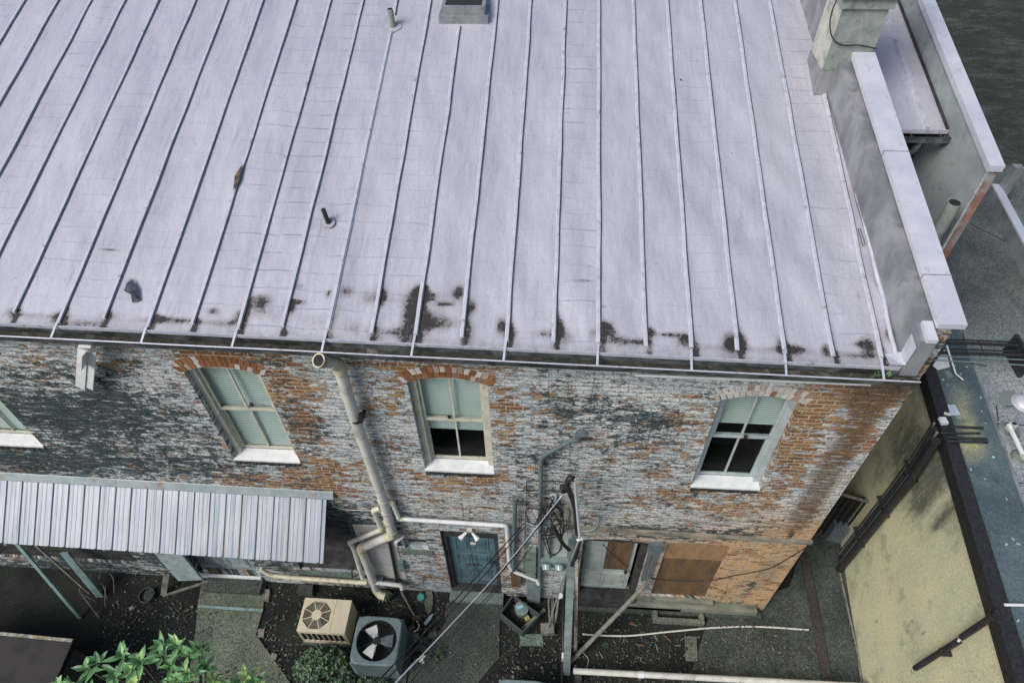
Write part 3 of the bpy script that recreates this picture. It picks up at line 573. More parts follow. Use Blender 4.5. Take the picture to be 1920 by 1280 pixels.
# ---- sash windows
def sash_window(op, blind, gap_lower, sillmat, framemat):
    x0, x1, z0, z1, r = op; F = MB()
    # thick outer frame following the arch
    fwid = .085; y0, y1 = .09, .225
    F.box(x0+.003, x0+fwid, y0, y1, z0+.002, z1-.002); F.box(x1-fwid, x1-.003, y0, y1, z0+.002, z1-.002)
    F.box(x0+fwid-.025, x0+fwid+.02, y0+.05, y1-.002, z0+.1, z1); F.box(x1-fwid-.02, x1-fwid+.025, y0+.05, y1-.002, z0+.1, z1)
    n = 10
    for k in range(n):
        a = x0+(x1-x0)*k/n; b = x0+(x1-x0)*(k+1)/n; ya, yb = y0, y1
        za, zb = arch(op, a)-.003, arch(op, b)-.003; zl = z1-.02
        F.add([(a, ya, zl), (b, ya, zl), (b, ya, zb), (a, ya, za), (a, yb, zl), (b, yb, zl), (b, yb, zb), (a, yb, za)], [(0, 1, 2, 3), (0, 4, 5, 1), (4, 7, 6, 5)])
    WN = F.build('window', framemat, BLD)
    m = MB(); m.add([(x0-.01, -.02, z0-.03), (x1+.01, -.02, z0-.03), (x1+.01, -.02, z0+.005), (x0-.01, -.02, z0+.005), (x0+.004, .165, z0+.05), (x1-.004, .165, z0+.05), (x0-.01, -.002, z0-.03), (x1+.01, -.002, z0-.03)],
        [(0, 1, 2, 3), (3, 2, 5, 4), (0, 6, 7, 1)]); m.build('sill', sillmat, WN)
    m = MB(); nb = 12
    for k in range(nb): m.box(x0+(x1-x0)*k/nb+.008, x0+(x1-x0)*(k+1)/nb-.004, -.03+.008*(k % 3), -.002, z0-.12, z0-.034)
    m.build('sill_bricks', M_DIRT2, WN)
    a, b = x0+fwid+.005, x1-fwid-.005; zm = (z0+z1)/2+.06
    def sash(za, zb, y):
        m = MB(); s = .038; m.box(a, a+s, y, y+.035, za, zb); m.box(b-s, b, y, y+.035, za, zb); m.box(a+s, b-s, y+.001, y+.034, za, za+s*1.3); m.box(a+s, b-s, y+.001, y+.034, zb-s*.8, zb)
        c = (a+b)/2; m.box(c-.013, c+.013, y+.004, y+.03, za+s, zb-s*.8); m.build('sash', framemat, WN)
        m = MB(); m.quad((a+s, y+.02, za+s), (b-s, y+.02, za+s), (b-s, y+.02, zb-s*.5), (a+s, y+.02, zb-s*.5)); m.build('pane', M_GLASS, WN)
    sash(z0+.055, zm+.02, .17); sash(zm-.02, z1+.03, .13)
    # blind
    m = MB(); zb_ = z0+.1+(z1-z0-.1)*blind; zt = z1+.10; n = int((zt-zb_)/.042)
    for k in range(n):
        z = zt-(k+1)*.042; m.add([(a+.01, .216, z), (b-.01, .216, z), (b-.01, .234, z+.038), (a+.01, .234, z+.038)], [(0, 1, 2, 3)])
    m.box(a+.01, b-.01, .217, .233, zt-n*.042-.02, zt-n*.042-.004); m.build('blind', M_BLIND, WN)
    return WN
sash_window(WIN['w0'], 0.0, 0, M_WHITE, M_CREAM); sash_window(WIN['w1'], 0.0, 0, M_WHITE, M_CREAM); sash_window(WIN['w2'], .34, 0, M_WHITE, M_CREAM); w3 = sash_window(WIN['w3'], .62, 0, M_WHITE, simple('blue_grey_paint', (.44, .50, .51), (.34, .40, .41), 7, .6, 0, (.13, .15, .15), 8, .62, .2))
for o, q in ((WIN['w1'], (472, 757)), (WIN['w2'], (843, 780)), (WIN['w3'], (1398, 817))):
    c = W(*q, .13); m = MB(); m.box(c[0]-.025, c[0]+.025, .11, .128, c[2]-.03, c[2]+.03); m.build('sash_lock', M_BLACK, BLD)
def arch_tone(name, cols):
    t = T(name); c = t.ramp(t.attr('tone'), cols); n = t.noise(t.P, 30, 6, .75); return t.done(t.mix(t.mul(t.st(n, .45, .7), .6), c, (.12, .07, .045)), .9, 0, n, .6, .008, .2)
M_ARCH = arch_tone('arch_brick', [(0, (.20, .085, .04)), (.45, (.34, .165, .07)), (.7, (.27, .12, .055)), (.78, (.55, .52, .46)), (1, (.62, .60, .56))])
M_ARCHP = arch_tone('painted_arch_brick', [(0, (.24, .12, .06)), (.12, (.30, .15, .07)), (.22, (.50, .48, .44)), (.6, (.58, .57, .54)), (1, (.46, .48, .48))])
for key, mt in (('w0', M_ARCH), ('w1', M_ARCH), ('w2', M_ARCH), ('w3', M_ARCHP)):
    op = WIN[key]; x0, x1 = op[0]-.06, op[1]+.06; n = 16; rr_ = random.Random(key); m = MB(); tone = []; cxa = (x0+x1)/2
    for row in range(2):
        for k in range(n):
            tv = rr_.random()**(.8 if mt is M_ARCHP else 1.5); g_ = .006; a = x0+(x1-x0)*k/n+g_; b = x0+(x1-x0)*(k+1)/n-g_
            za = lambda q: arch(op, min(max(q, op[0]), op[1]))+.002+.108*row+(-.10*max(0, abs(q-cxa)-(op[1]-op[0])/2))
            sp = .10; dy = -.006-.005*rr_.random()
            A, B = (a, za(a)), (b, za(b)); C_, D_ = (b+(b-cxa)*sp, za(b)+.10), (a+(a-cxa)*sp, za(a)+.10)
            v_ = [(A[0], dy, A[1]), (B[0], dy, B[1]), (C_[0], dy, C_[1]), (D_[0], dy, D_[1]), (A[0], -.0005, A[1]), (B[0], -.0005, B[1]), (C_[0], -.0005, C_[1]), (D_[0], -.0005, D_[1])]
            m.add(v_, [(0, 1, 2, 3), (0, 4, 5, 1), (1, 5, 6, 2), (2, 6, 7, 3), (3, 7, 4, 0)]); tone += [tv]*8
    m.build('window_arch', mt, BLD, {'tone': tone})
# ---- blue door with two floodlights above
def panel_door(op, y, mat, rows, name='door', handle=True):
    x0, x1, z0, z1 = op[:4]; m = MB(); m.box(x0+.002, x1-.002, y, y+.05, z0+.003, z1-.003)
    D = m.build(name, mat, BLD)
    for (fx0, fx1, fz0, fz1) in rows:
        m = MB(); a, b, c, d = x0+(x1-x0)*fx0, x0+(x1-x0)*fx1, z0+(z1-z0)*fz0, z0+(z1-z0)*fz1
        t = .018
        m.box(a, b, y-.014, y+.001, c, c+t); m.box(a, b, y-.014, y+.001, d-t, d); m.box(a, a+t, y-.0138, y+.001, c+t, d-t); m.box(b-t, b, y-.0138, y+.001, c+t, d-t)
        m.box(a+.05, b-.05, y-.01, y+.001, c+.05, d-.05); m.build('door_panel', mat, D)
    return D
bx = (-1.70, -.86, .20, 2.36)
D = panel_door(bx, .13, M_DOOR, [(.14, .46, .70, .93), (.54, .86, .70, .93), (.14, .46, .40, .63), (.54, .86, .40, .63), (.14, .46, .10, .33), (.54, .86, .10, .33)])
m = MB(); m.rbox((-.93, .10, 1.22), .04, .05, .10); m.tube([(-.93, .10, 1.25), (-.93, .06, 1.25)], .022, 10); m.build('door_handle', M_DARKMET, D)
m = MB(); m.box(-1.45, -1.12, .118, .128, 1.06, 1.12); m.build('mail_slot', M_DARKMET, D); m = MB(); m.box(-1.30, -1.20, .10, .128, 1.99, 2.03); m.build('door_knocker', M_CREAM, D)
m = MB(); m.box(-1.78, -1.70, .06, .19, .16, 2.68); m.box(-.86, -.781, .06, .19, .16, 2.68); m.box(-1.70, -.86, .061, .19, 2.36, 2.68); m.build('door_frame', M_DIRT2, D)
m = MB(); m.box(-1.77, -.79, -.02, .19, .10, .195); m.build('threshold', M_DIRT2, D)
FL = thing('floodlight', W(878, 992, 0), 'twin white floodlights mounted above the blue door', 'light fitting')
c = W(880, 997, -.06); m = MB(); m.rbox((c[0], -.03, c[2]-.03), .09, .06, .07); m.build('base', M_CREAM, FL)
for s in (-1, 1):
    m = MB(); p = (c[0]+s*.05, -.07, c[2]); q = (c[0]+s*.15, -.16, c[2]-.06); m.tube([p, tuple(p[i]*.6+q[i]*.4 for i in range(3)), q], [.022, .028, .05], 16); m.build('lamp_head', M_WHITE, FL)
# small window
x0, x1, z0, z1, r = SMALL; m = MB(); m.box(x0+.002, x0+.05, .08, .19, z0, z1); m.box(x1-.05, x1-.002, .08, .19, z0, z1); m.box(x0+.05, x1-.05, .081, .19, z1-.05, z1); m.box(x0+.05, x1-.05, .081, .19, z0, z0+.05); m.box(x0+.05, x1-.05, .10, .13, (z0+z1)/2-.02, (z0+z1)/2+.01)
SW = m.build('window', M_GREYWOOD, BLD); m = MB(); m.quad((x0+.05, .12, z0+.05), (x1-.05, .12, z0+.05), (x1-.05, .12, z1-.05), (x0+.05, .12, z1-.05)); m.build('pane', simple('dark_glass', (.01, .013, .013), (.02, .024, .024), 9, .12), SW)
m = MB(); m.box(x0-.04, x1+.06, -.03, -.002, z0-.16, z0-.02); m.build('sill', M_STEP, SW)
# double door, left leaf half boarded
x0, x1, z0, z1, r = DBL; m = MB(); m.box(x0+.002, x0+.06, .02, .19, z0, z1); m.box(x1-.10, x1-.002, .02, .19, z0, z1); m.box(x0+.06, x1-.10, .05, .19, z1-.12, z1+.04)
DF = m.build('door_frame', M_DIRT2, BLD)
DD = panel_door((x0+.06, x1-.16, z0+.05, z1-.12), .13, simple('dirty_white_door', (.44, .50, .47), (.34, .40, .38), 6, .6, 0, (.12, .15, .14), 5, .62, .1), [(.06, .42, .40, .95), (.06, .40, .05, .33), (.46, .90, .05, .33)])
m = MB(); m.box(x0+.45, x1-.24, .095, .122, z0+.98, z1-.16); m.build('plywood_panel', M_PLY, DD)
m = MB(); m.tube([(x1-.26, .11, z0+.9), (x1-.26, .06, z0+.9)], .03, 10); m.build('door_knob', M_DARKMET, DD)
m = MB(); m.box(x0, x1, -.12, .12, .10, z0+.04); m.box(x0+.002, x1+.9, -.16, -.002, .095, .22); m.build('sill', M_DIRT2, DF)
# boarded opening
x0, x1, z0, z1, r = BRD; m = MB(); n = 10
for k in range(n):
    a = x0+.004+(x1-x0-.008)*k/n; b = x0+.004+(x1-x0-.008)*(k+1)/n
    m.add([(a, .045, z0+.003), (b, .045, z0+.003), (b, .045, arch(BRD, b)-.006), (a, .045, arch(BRD, a)-.006)], [(0, 1, 2, 3)])
B = m.build('boarded_opening', M_PLY, BLD); m = MB(); m.box(x0+.006, x1-.006, .028, .044, z1-.62, z1-.02); m.build('upper_board', simple('upper_plywood', (.30, .185, .095), (.22, .14, .075), 9, .85, 0, (.07, .055, .035), 4, .6, .3, (1, 1, .3)), B)
m = MB(); m.box(x0-.25, x1+.15, -.09, -.002, z0-.12, z0-.01); m.box(x0-.4, x1+1.0, -.16, -.0025, z0-.30, z0-.14); m.build('sill', simple('dirty_sill', (.22, .23, .18), (.14, .15, .12), 6, .9, 0, (.06, .065, .055), 4, .55, .5, (.4, 1, 1)), B)
# dark louvred opening, rear door, big dark opening under the awning
x0, x1, z0, z1, r = LOUV; m = MB(); n = 26
for k in range(n): z = z0+(z1-z0)*k/n; m.add([(x0, .05, z), (x1, .05, z), (x1, .12, z+.07), (x0, .12, z+.07)], [(0, 1, 2, 3)])
SH = m.build('shutter', M_DIRT2, BLD); m = MB(); m.box(x0-.02, x1+.3, -.14, -.002, z0-.16, z0-.02); m.build('sill', M_STEP, SH)
x0, x1, z0, z1, r = BACK; D2 = panel_door((x0+.08, x1-.08, z0+.03, z1-.05), .12, M_GREYWOOD, [(.1, .45, .5, .92), (.55, .9, .5, .92), (.1, .45, .08, .42), (.55, .9, .08, .42)])
m = MB(); m.box(x0, x1, -.05, -.002, z0-.03, z0+.03); m.build('threshold', M_WHITE, D2)
x0, x1, z0, z1, r = GAR; m = MB(); n = 18
for k in range(n): z = z0+(z1-z0)*k/n; m.box(x0, x1, .06+.01*(k % 2), .09, z+.004, z+(z1-z0)/n-.004)
m.build('clapboard_panel', M_DIRT2, BLD)
# smooth painted patches of the ground floor
m = MB(); a = W(640, 960); m.box(-3.28, -2.62, -.012, -.001, .55, 2.75); m.build('wall_patch', simple('worn_whitewash', (.50, .49, .45), (.38, .39, .36), 3, .85, 0, (.22, .16, .11), 7, .62, .4, (.5, 1, 3)), BLD)
# basement vent at the foot of the wall
p = [G(1222, 1148)[:2], G(1316, 1150)[:2], G(1316, 1172)[:2], G(1222, 1168)[:2]]
VT = thing('basement_vent', (p[0][0], p[0][1], 0), 'small concrete frame round a dark vent below the boarded opening', 'vent')
m = MB(); x0, x1, y0, y1 = p[0][0], p[1][0], p[3][1], -.17
m.box(x0, x1, y0, y0+.08, 0, .14); m.box(x0, x0+.09, y0+.08, y1, 0, .14); m.box(x1-.09, x1, y0+.08, y1, 0, .14); m.build('frame', M_CONC, VT); m = MB(); m.box(x0+.09, x1-.09, y0+.08, y1, 0, .03); m.build('opening', M_INT, VT)
# ------------------------------------------------------------------ narrow building beside it, with its firewall
NB = thing('narrow_building', (5.0, 4, 0), 'narrow recessed building with a white capped firewall squeezed beside the brick building', 'building')
def skew2(x, y): return x-.045*(y-2.6)
F2 = 2.6
def slope2(m, x0, x1, y0, y1, zb0, zb1, zt0, sl=.25):
    a, b, c, d = (skew2(x0, y0), y0), (skew2(x1, y0), y0), (skew2(x1, y1), y1), (skew2(x0, y1), y1); t1 = zt0+sl*(y1-y0)
    m.add([(*a, zb0), (*b, zb0), (*c, zb1), (*d, zb1), (*a, zt0), (*b, zt0), (*c, t1), (*d, t1)], [(0,3,2,1),(4,5,6,7),(0,1,5,4),(1,2,6,5),(2,3,7,6),(3,0,4,7)])
xr2 = W(1883, 306, F2-.04)[0]
m = MB(); slope2(m, 5.53, xr2+.02, F2, 11, 0, 0, 8.36); PW = m.build('firewall', simple('grey_blue_render', (.33, .37, .38), (.24, .28, .29), 2.2, .85, 0, (.09, .10, .10), 3.5, .64, .3, (1, 1, 1)), NB)
m = MB(); slope2(m, 5.50, xr2+.035, F2-.04, 11, 8.33, 8.33+.25*8.44, 8.42); m.build('coping', M_CAP, PW)
m = MB(); m.box(5.562, xr2+.018, F2-.006, F2-.001, 0, 8.32); m.build('red_brick_edge', M_REDBRICK, PW)
m = MB(); m.box(5.531, 5.560, F2-.008, F2-.001, 0, 8.32); m.build('white_corner_strip', simple('flaking_white_edge', (.52, .58, .58), (.32, .38, .37), 9, .8, 0, (.12, .13, .12), 7, .55, .4), PW)
ey = 3.7; ez = S(1777, 240, skew2(5.53, ey))[2]
m = MB(); nx2, ny2 = 16, 50; vs = []
for j in range(ny2):
    y = ey+(11-ey)*j/(ny2-1)
    for i in range(nx2):
        f = i/(nx2-1); x = (4.34-.045*y)*(1-f)+skew2(5.53, y)*f; vs.append((x, y, ez+.25*(y-ey)+.012*mnoise.noise(Vector((x*3, y*1.2, 2)))))
m.add(vs, [(j*nx2+i, j*nx2+i+1, (j+1)*nx2+i+1, (j+1)*nx2+i) for j in range(ny2-1) for i in range(nx2-1)], True); z0 = np.zeros(len(m.v))
SR = m.build('roof', M_ROOF, NB, {'stain': z0, 'crease': z0+.6})
for xx in (5.22, 4.75):
    m = MB(); L = [(skew2(xx, y), y, ez+.25*(y-ey)) for y in np.linspace(ey, 11, 20)]; vs = []
    for a, b, c in L: vs += [(a-.035, b, c-.01), (a-.015, b, c+.045), (a+.025, b, c+.045), (a+.035, b, c-.01)]
    m.add(vs, [(4*k+q, 4*k+q+1, 4*k+q+5, 4*k+q+4) for k in range(19) for q in range(3)]+[(0, 3, 2, 1)]); m.build('roof_seam', M_SEAM, SR)
m = MB(); L = [(skew2(5.50, y), y, ez+.25*(y-ey)+.02) for y in np.linspace(ey, 11, 20)]; m.tube(L, .022, 6); m.build('base_seam', M_DARKMET, SR)
m = MB(); m.box(4.3, 5.47, ey-.02, ey-.005, ez-.05, ez+.01); m.build('eave_edge', M_SEAM, SR)
m = MB(); m.box(4.3, 5.47, ey-.15, ey-.14, ez-.12, ez-.03); m.box(4.3, 5.47, ey-.14, ey-.02, ez-.12, ez-.115); m.box(5.462, 5.47, ey-.14, ey-.02, ez-.12, ez-.03)
NG = m.build('gutter', M_GUT, NB)
for xx in (4.95, 5.35): m = MB(); m.box(xx, xx+.012, ey-.14, ey-.02, ez-.045, ez-.04); m.build('gutter_strap', M_PLY, NG)
m = MB(); m.box(4.325, 5.42, 4.15, 4.35, 0, ez+.05); m.build('wall', M_DIRT2, NB)
m = MB(); p0 = (5.12, ey-.08, ez-.12); m.tube(elbowpath([p0, (5.12, ey-.02, ez-.35), (5.12, ey+.3, ez-.6), (5.12, ey+.32, ez-3)], .15), .04, 12); m.build('downspout', M_SHEATH, NB)
v2 = W(1790, 380, 2.45)
m = MB(); m.tube([(v2[0], 2.45, 5.0), (v2[0], 2.45, v2[2])], .085, 22); VP = m.build('vent_pipe', M_STUCCO, NB); m = MB(); m.tube([(v2[0], 2.45, v2[2]-.02), (v2[0], 2.45, v2[2]+.004)], .074, 20); m.build('pipe_mouth', M_INT, VP)
m = MB(); m.box(v2[0]-.14, v2[0]+.14, 2.32, 2.595, 4.6, 5.2); m.build('pipe_base', M_STUCCO, VP)
# ------------------------------------------------------------------ neighbouring low building
NE = thing('neighbour_building', (6.0, 0, 0), 'low beige building across the alley with a flat grey roof and black edge', 'building')
def wx(y): return 6.02+.107*y
ZT = 4.68
m = MB(); ys = np.linspace(-9, 20, 120); vs = []
for y in ys:
    for z in np.linspace(0, ZT-.05, 26): vs.append((wx(y), y, z))
m.add(vs, [(i*26+j, i*26+j+1, (i+1)*26+j+1, (i+1)*26+j) for i in range(119) for j in range(25)])
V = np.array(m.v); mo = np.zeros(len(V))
for a, b, ry, rz, am in [(1700, 880, .5, 1.0, .9), (1660, 820, .6, 1.2, .8), (1730, 900, .25, .8, .9), (1745, 920, .2, .6, .8), (1780, 960, .12, .5, 1), (1800, 1070, .1, .5, 1), (1850, 1150, .2, .4, .7), (1790, 1010, .1, .4, .9), (1760, 970, .1, .6, .8), (1790, 1230, .3, .5, .5), (1700, 1000, .4, .5, .3), (1620, 1000, .5, .6, .5), (1800, 850, .2, .4, .6)]:  # upper alley blobs paint its shade into the wall, the rest is mould
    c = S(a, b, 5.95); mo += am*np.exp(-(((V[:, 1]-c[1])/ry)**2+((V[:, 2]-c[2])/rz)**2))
m.build('wall', M_NWALL, NE, {'mold_shade': np.clip(mo, 0, 1)})
def strip(m, o0, o1, z0, z1, ya=-9, yb=20):
    m.add([(wx(ya)+o0, ya, z0), (wx(ya)+o1, ya, z0), (wx(yb)+o1, yb, z0), (wx(yb)+o0, yb, z0), (wx(ya)+o0, ya, z1), (wx(ya)+o1, ya, z1), (wx(yb)+o1, yb, z1), (wx(yb)+o0, yb, z1)],
        [(0,3,2,1),(4,5,6,7),(0,1,5,4),(1,2,6,5),(2,3,7,6),(3,0,4,7)])
m = MB(); strip(m, -.10, .10, ZT-.22, ZT+.015); m.build('roof_edge', M_BLACK, NE)
m = MB(); ys = np.linspace(-9, 20, 160); vs = []
for y in ys:
    for k in range(7): vs.append((wx(y)+.10+.62*k/6, y, ZT))
m.add(vs, [(i*7+j, i*7+j+1, (i+1)*7+j+1, (i+1)*7+j) for i in range(159) for j in range(6)]); V = np.array(m.v); pt = np.zeros(len(V))
for a, b, rx, ry, am in [(1812, 790, .12, .35, 1.2), (1820, 840, .16, .14, 1.3), (1806, 740, .1, .2, .5)]:
    c = G(a, b, ZT); pt += am*np.exp(-(((V[:, 0]-c[0])/rx)**2+((V[:, 1]-c[1])/ry)**2))
strip(m, .718, .722, ZT-.08, ZT); pt = np.concatenate([pt, np.zeros(8)])
m.build('parapet_membrane', M_BAND, NE, {'patch': np.clip(pt, 0, 1)})
m = MB(); ya, yb = -9, 24; m.add([(wx(ya)+.70, ya, ZT-.07), (24, ya, ZT-.07), (24, yb, ZT-.07), (wx(yb)+.70, yb, ZT-.07)], [(0, 1, 2, 3)]); NR = m.build('roof', M_NROOF, NE)
m = MB(); m.quad((24, ya, 0), (24, yb, 0), (24, yb, ZT), (24, ya, ZT)); m.quad((wx(ya), ya, 0), (24, ya, 0), (24, ya, ZT), (wx(ya), ya, ZT)); m.build('wall', M_DIRT2, NE)
m = MB(); strip(m, .735, .80, ZT-.069, ZT-.045, -9, 2.2); m.build('roof_flashing', M_SHEATH, NR)
def seamline(pts, r=.008):
    m = MB(); m.tube([G(a, b, ZT-.066) for a, b in pts], r, 5); m.build('membrane_seam', M_DARKMET, NR)
for pts in ([(1852, 792), (1920, 797)], [(1835, 640), (1850, 672)], [(1805, 622), (1822, 700)], [(1895, 905), (1920, 905)], [(1808, 680), (1850, 686)], [(1885, 762), (1920, 760)], [(1790, 240), (1860, 250)], [(1820, 420), (1920, 470)], [(1868, 760), (1872, 790)]): seamline(pts)
m = MB(); L = px([(1873, 735), (1885, 731), (1900, 733), (1915, 740), (1920, 766), (1900, 766), (1880, 766), (1876, 750)], ZT-.06); m.add([(a, b, ZT-.064) for a, b in L], [tuple(range(len(L)))[::-1]]); m.build('membrane_patch', simple('roof_patch', (.20, .235, .23), (.16, .19, .18), 20, .9), NR)
for k, (a, b) in enumerate([(1889, 808), (1917, 860)]):
    c = G(a, b, ZT-.07); P_ = thing('roof_post', c, ['short roof post in a round tar collar, the farther one, nearest the dome vent', 'short roof post in a round tar collar, the nearer one, cut by the photo edge'][k], 'post', 'posts on the neighbour roof')
    m = MB(); m.tube([(c[0], c[1], c[2]), (c[0], c[1], c[2]+.05)], [.17, .14], 22); m.build('collar', simple('tar_collar', (.20, .23, .21), (.12, .14, .13), 9, .8), P_)
    m = MB(); m.rbox((c[0], c[1], c[2]+.04), .09, .08, .16, .2); m.build('post', M_CREAM, P_)
    m = MB(); m.rbox((c[0]+.0, c[1], c[2]+.2), .06, .05, .012, .2); m.build('plate', M_BLACK, P_)
c = G(1891, 795, ZT+.25); q = G(1918, 852, ZT+.15); m = MB(); m.beam(c, q, .05, .03); o = m.build('strut', M_WHITE); tag(o, 'white metal strut running between two short posts on the flat roof', 'strut')
c = G(1920, 757, ZT-.07); m = MB(); n = 8; ms = []
m.tube([(c[0], c[1], c[2]+.02+.10*math.sin(k/n*1.5)) for k in range(n+1)], [.17*math.cos(k/n*1.5) for k in range(n+1)], 24); m.cyl(c, .19, c[2], c[2]+.02, 24); o = m.build('roof_dome', M_CAP); tag(o, 'small shiny dome vent at the right edge of the flat roof', 'roof vent')
c = G(1862, 858, ZT-.07); m = MB(); m.rbox(c, .12, .05, .04, -.6); o = m.build('loose_bracket', M_WHITE); tag(o, 'small white bracket lying on the flat roof below the posts', 'bracket')
# low capped wall on the far part of that roof
LW = thing('roof_kerb', (9, 6, ZT), 'white capped kerb wall with a small square post at the far right of the flat roof', 'wall')
a = S(1868, 345, 8.9); a2 = G(1868, 345, 5.0); b2 = G(1925, 450, 5.0); d = Vector((b2[0]-a2[0], b2[1]-a2[1], 0)).normalized()
m = MB(); m.beam((a2[0], a2[1], 4.98), (b2[0]+d.x*3, b2[1]+d.y*3, 4.98), .16, .04); m.build('cap', M_CAP, LW); m = MB(); m.beam((a2[0], a2[1], 4.78), (b2[0]+d.x*3, b2[1]+d.y*3, 4.78), .12, .36); m.build('kerb', M_SHEATH, LW)
c = G(1885, 352, 5.0); m = MB(); m.box(c[0]-.08, c[0]+.10, c[1]-.06, c[1]+.1, 4.6, 5.5); m.build('post', M_SHEATH, LW)
# bundles of pipes
PB = thing('pipe_bundle', G(1780, 655, 4.95), 'bundle of dark pipes crossing the flat roof from behind the brick pier', 'pipes')
for (a, b, c, d, r, mt) in [(637, 642, 0, 0, .014, M_BLACK), (643, 648, 0, 0, .028, M_BLACK), (655, 659, 0, 0, .014, M_DARKMET), (662, 666, 0, 0, .028, M_BLACK), (669, 674, 0, 0, .010, M_BOXTEAL), (677, 684, 0, 0, .010, M_BOXTEAL)]:
    p, q = Vector(G(1783, a, 4.95)), Vector(G(1915, b, 4.95)); m = MB(); m.tube([p-(q-p)*.9, p+(q-p)*.3+Vector((0, 0, .01)), q, q+(q-p)*2], r, 8); m.build('pipe', mt, PB)
c = G(1916, 655, 4.95); m = MB(); m.box(c[0]-.03, c[0]+.03, c[1]-.32, c[1]+.28, ZT-.07, 5.02); m.build('pipe_rack', M_DARKMET, PB)
c = G(1775, 647, 5.05); q = G(1792, 700, 4.8); m = MB(); m.tube([c, q, G(1806, 712, 4.75)], .013, 8); o = m.build('bent_rod', M_WHITE); tag(o, 'thin white rod bent over the black roof edge by the brick corner', 'rod')
m = MB(); a, b, c, d = G(1750, 683, 4.78), G(1773, 652, 4.85), G(1781, 687, 4.76), G(1760, 692, 4.74); m.add([a, b, c, d, *[(p[0], p[1], p[2]-.03) for p in (a, b, c, d)]], [(3, 2, 1, 0), (4, 5, 6, 7), (0, 1, 5, 4), (2, 3, 7, 6), (3, 0, 4, 7), (1, 2, 6, 5)]); o = m.build('metal_flap', M_WHITE); tag(o, 'pale triangular metal flap on the dark roof edge beside the brick corner', 'flashing')
c = G(1776, 703, ZT); m = MB(); m.rbox((c[0], c[1], ZT), .10, .13, .05, .1); o = m.build('junction_box', M_BOXTEAL); tag(o, 'small grey box on the dark roof edge below the triangular flap', 'box')
VB = thing('riser_bundle', G(1590, 1030, 0), 'thick black riser and grey conduits running up the beige wall and over the roof edge', 'pipes')
Yr = .98
for (dy, r, mt, out) in [(-.06, .07, M_BLACK, .11), (.10, .022, M_SHEATH, .06), (.17, .045, M_DARKMET, .08), (.27, .018, M_SHEATH, .06), (.32, .016, M_BLACK, .05)]:
    m = MB(); y = Yr+dy; m.tube([(wx(y)-out, y, 0), (wx(y)-out, y, 2.4), (wx(y)-out-.008, y+.01, 3.6), (wx(y)-out-.10, y, ZT-.02)], r, 12); m.build('riser', mt, VB)
for k, z in enumerate((1.1, 2.3, 3.5)): m = MB(); m.box(wx(Yr)-.12, wx(Yr)-.005, Yr-.10, Yr+.33, z, z+.012); m.build('clamp', M_DARKMET, VB)
for (p, q, r) in [((1779, 799), (1843, 802), .02), ((1764, 811), (1837, 812), .018), ((1775, 819), (1851, 823), .022), ((1775, 826), (1852, 829), .02)]:
    m = MB(); m.tube([G(*p, ZT+.06), G((p[0]+q[0])/2, (p[1]+q[1])/2+.5, ZT+.075), G(*q, ZT+.03)], r, 8); m.build('crossing_pipe', M_DARKMET, VB)
m = MB(); c = G(1768, 790, ZT+.03); m.rbox((c[0], c[1], ZT+.02), .10, .12, .05, .1); m.build('cable_box', M_WHITE, VB)
m = MB(); c = G(1776, 776, ZT+.03); m.rbox((c[0], c[1], ZT+.02), .09, .03, .03, -.3); m.build('white_clip', M_WHITE, VB)
m = MB(); a = G(1787, 768, ZT+.012); m.rbox((a[0], a[1], ZT+.004), .15, .2, .008, .1); o = m.build('scrap_sheet', simple('pale_blue_scrap', (.5, .56, .66), (.4, .45, .56), 9, .7)); tag(o, 'pale blue scrap lying on the dark roof edge above the crossing pipes', 'scrap')
DP = thing('black_pipe', (5.75, -1.6, 2.2), 'broken black pipe strapped down the beige wall at the right edge', 'pipe')
def onwall(a, b, out):      # a point on the neighbour's wall seen at that pixel
    d = ray(a, b); k = (6.02-out+.107*CAM[1]-CAM[0])/(d[0]-.107*d[1]); return tuple(CAM+k*d)
for p, q, r in (((1872, 1148), (1803, 1194), .042), ((1797, 1201), (1716, 1252), .042)):
    m = MB(); m.tube([onwall(*p, .10), onwall(*q, .10)], r, 12); m.build('pipe', M_BLACK, DP)
m = MB(); m.tube([onwall(1803, 1194, .1), onwall(1797, 1201, .1)], .018, 8); m.build('inner_pipe', M_WHITE, DP)
for p in ((1770, 1222), (1862, 1156)): m = MB(); c = Vector(onwall(*p, .10)); m.box(c.x-.05, wx(c.y)-.002, c.y-.055, c.y+.055, c.z-.015, c.z+.015); m.build('strap', M_BLACK, DP)
m = MB(); m.tube([G(1884, 1133, ZT+.05), G(1960, 1134, ZT+.05)], .02, 8); o = m.build('white_pipe', M_WHITE); tag(o, 'thin white pipe lying across the dark roof edge at the right', 'pipe')
m = MB(); rr = random.Random(5)
for k in range(26):
    y = rr.uniform(-2.4, 2.5); x = wx(y)+rr.uniform(.15, .68); m.rbox((x, y, ZT), rr.uniform(.01, .05), rr.uniform(.01, .04), .006, rr.uniform(0, 3))
o = m.build('paint_flakes', simple('teal_flakes', (.36, .55, .55), (.25, .42, .42), 9, .7)); tag(o, 'pale flakes and droppings scattered on the dark roof edge', 'flakes', kind='stuff')
# cable and gutter pipe at the foot of the beige wall
m = MB(); m.tube([onwall(1585, 1062, .12)[:2]+(.05,), G(1610, 1230, .05), G(1630, 1400, .05)], .022, 8); o = m.build('ground_pipe', M_PLANK); tag(o, 'thin grey pipe along the foot of the beige wall', 'pipe')
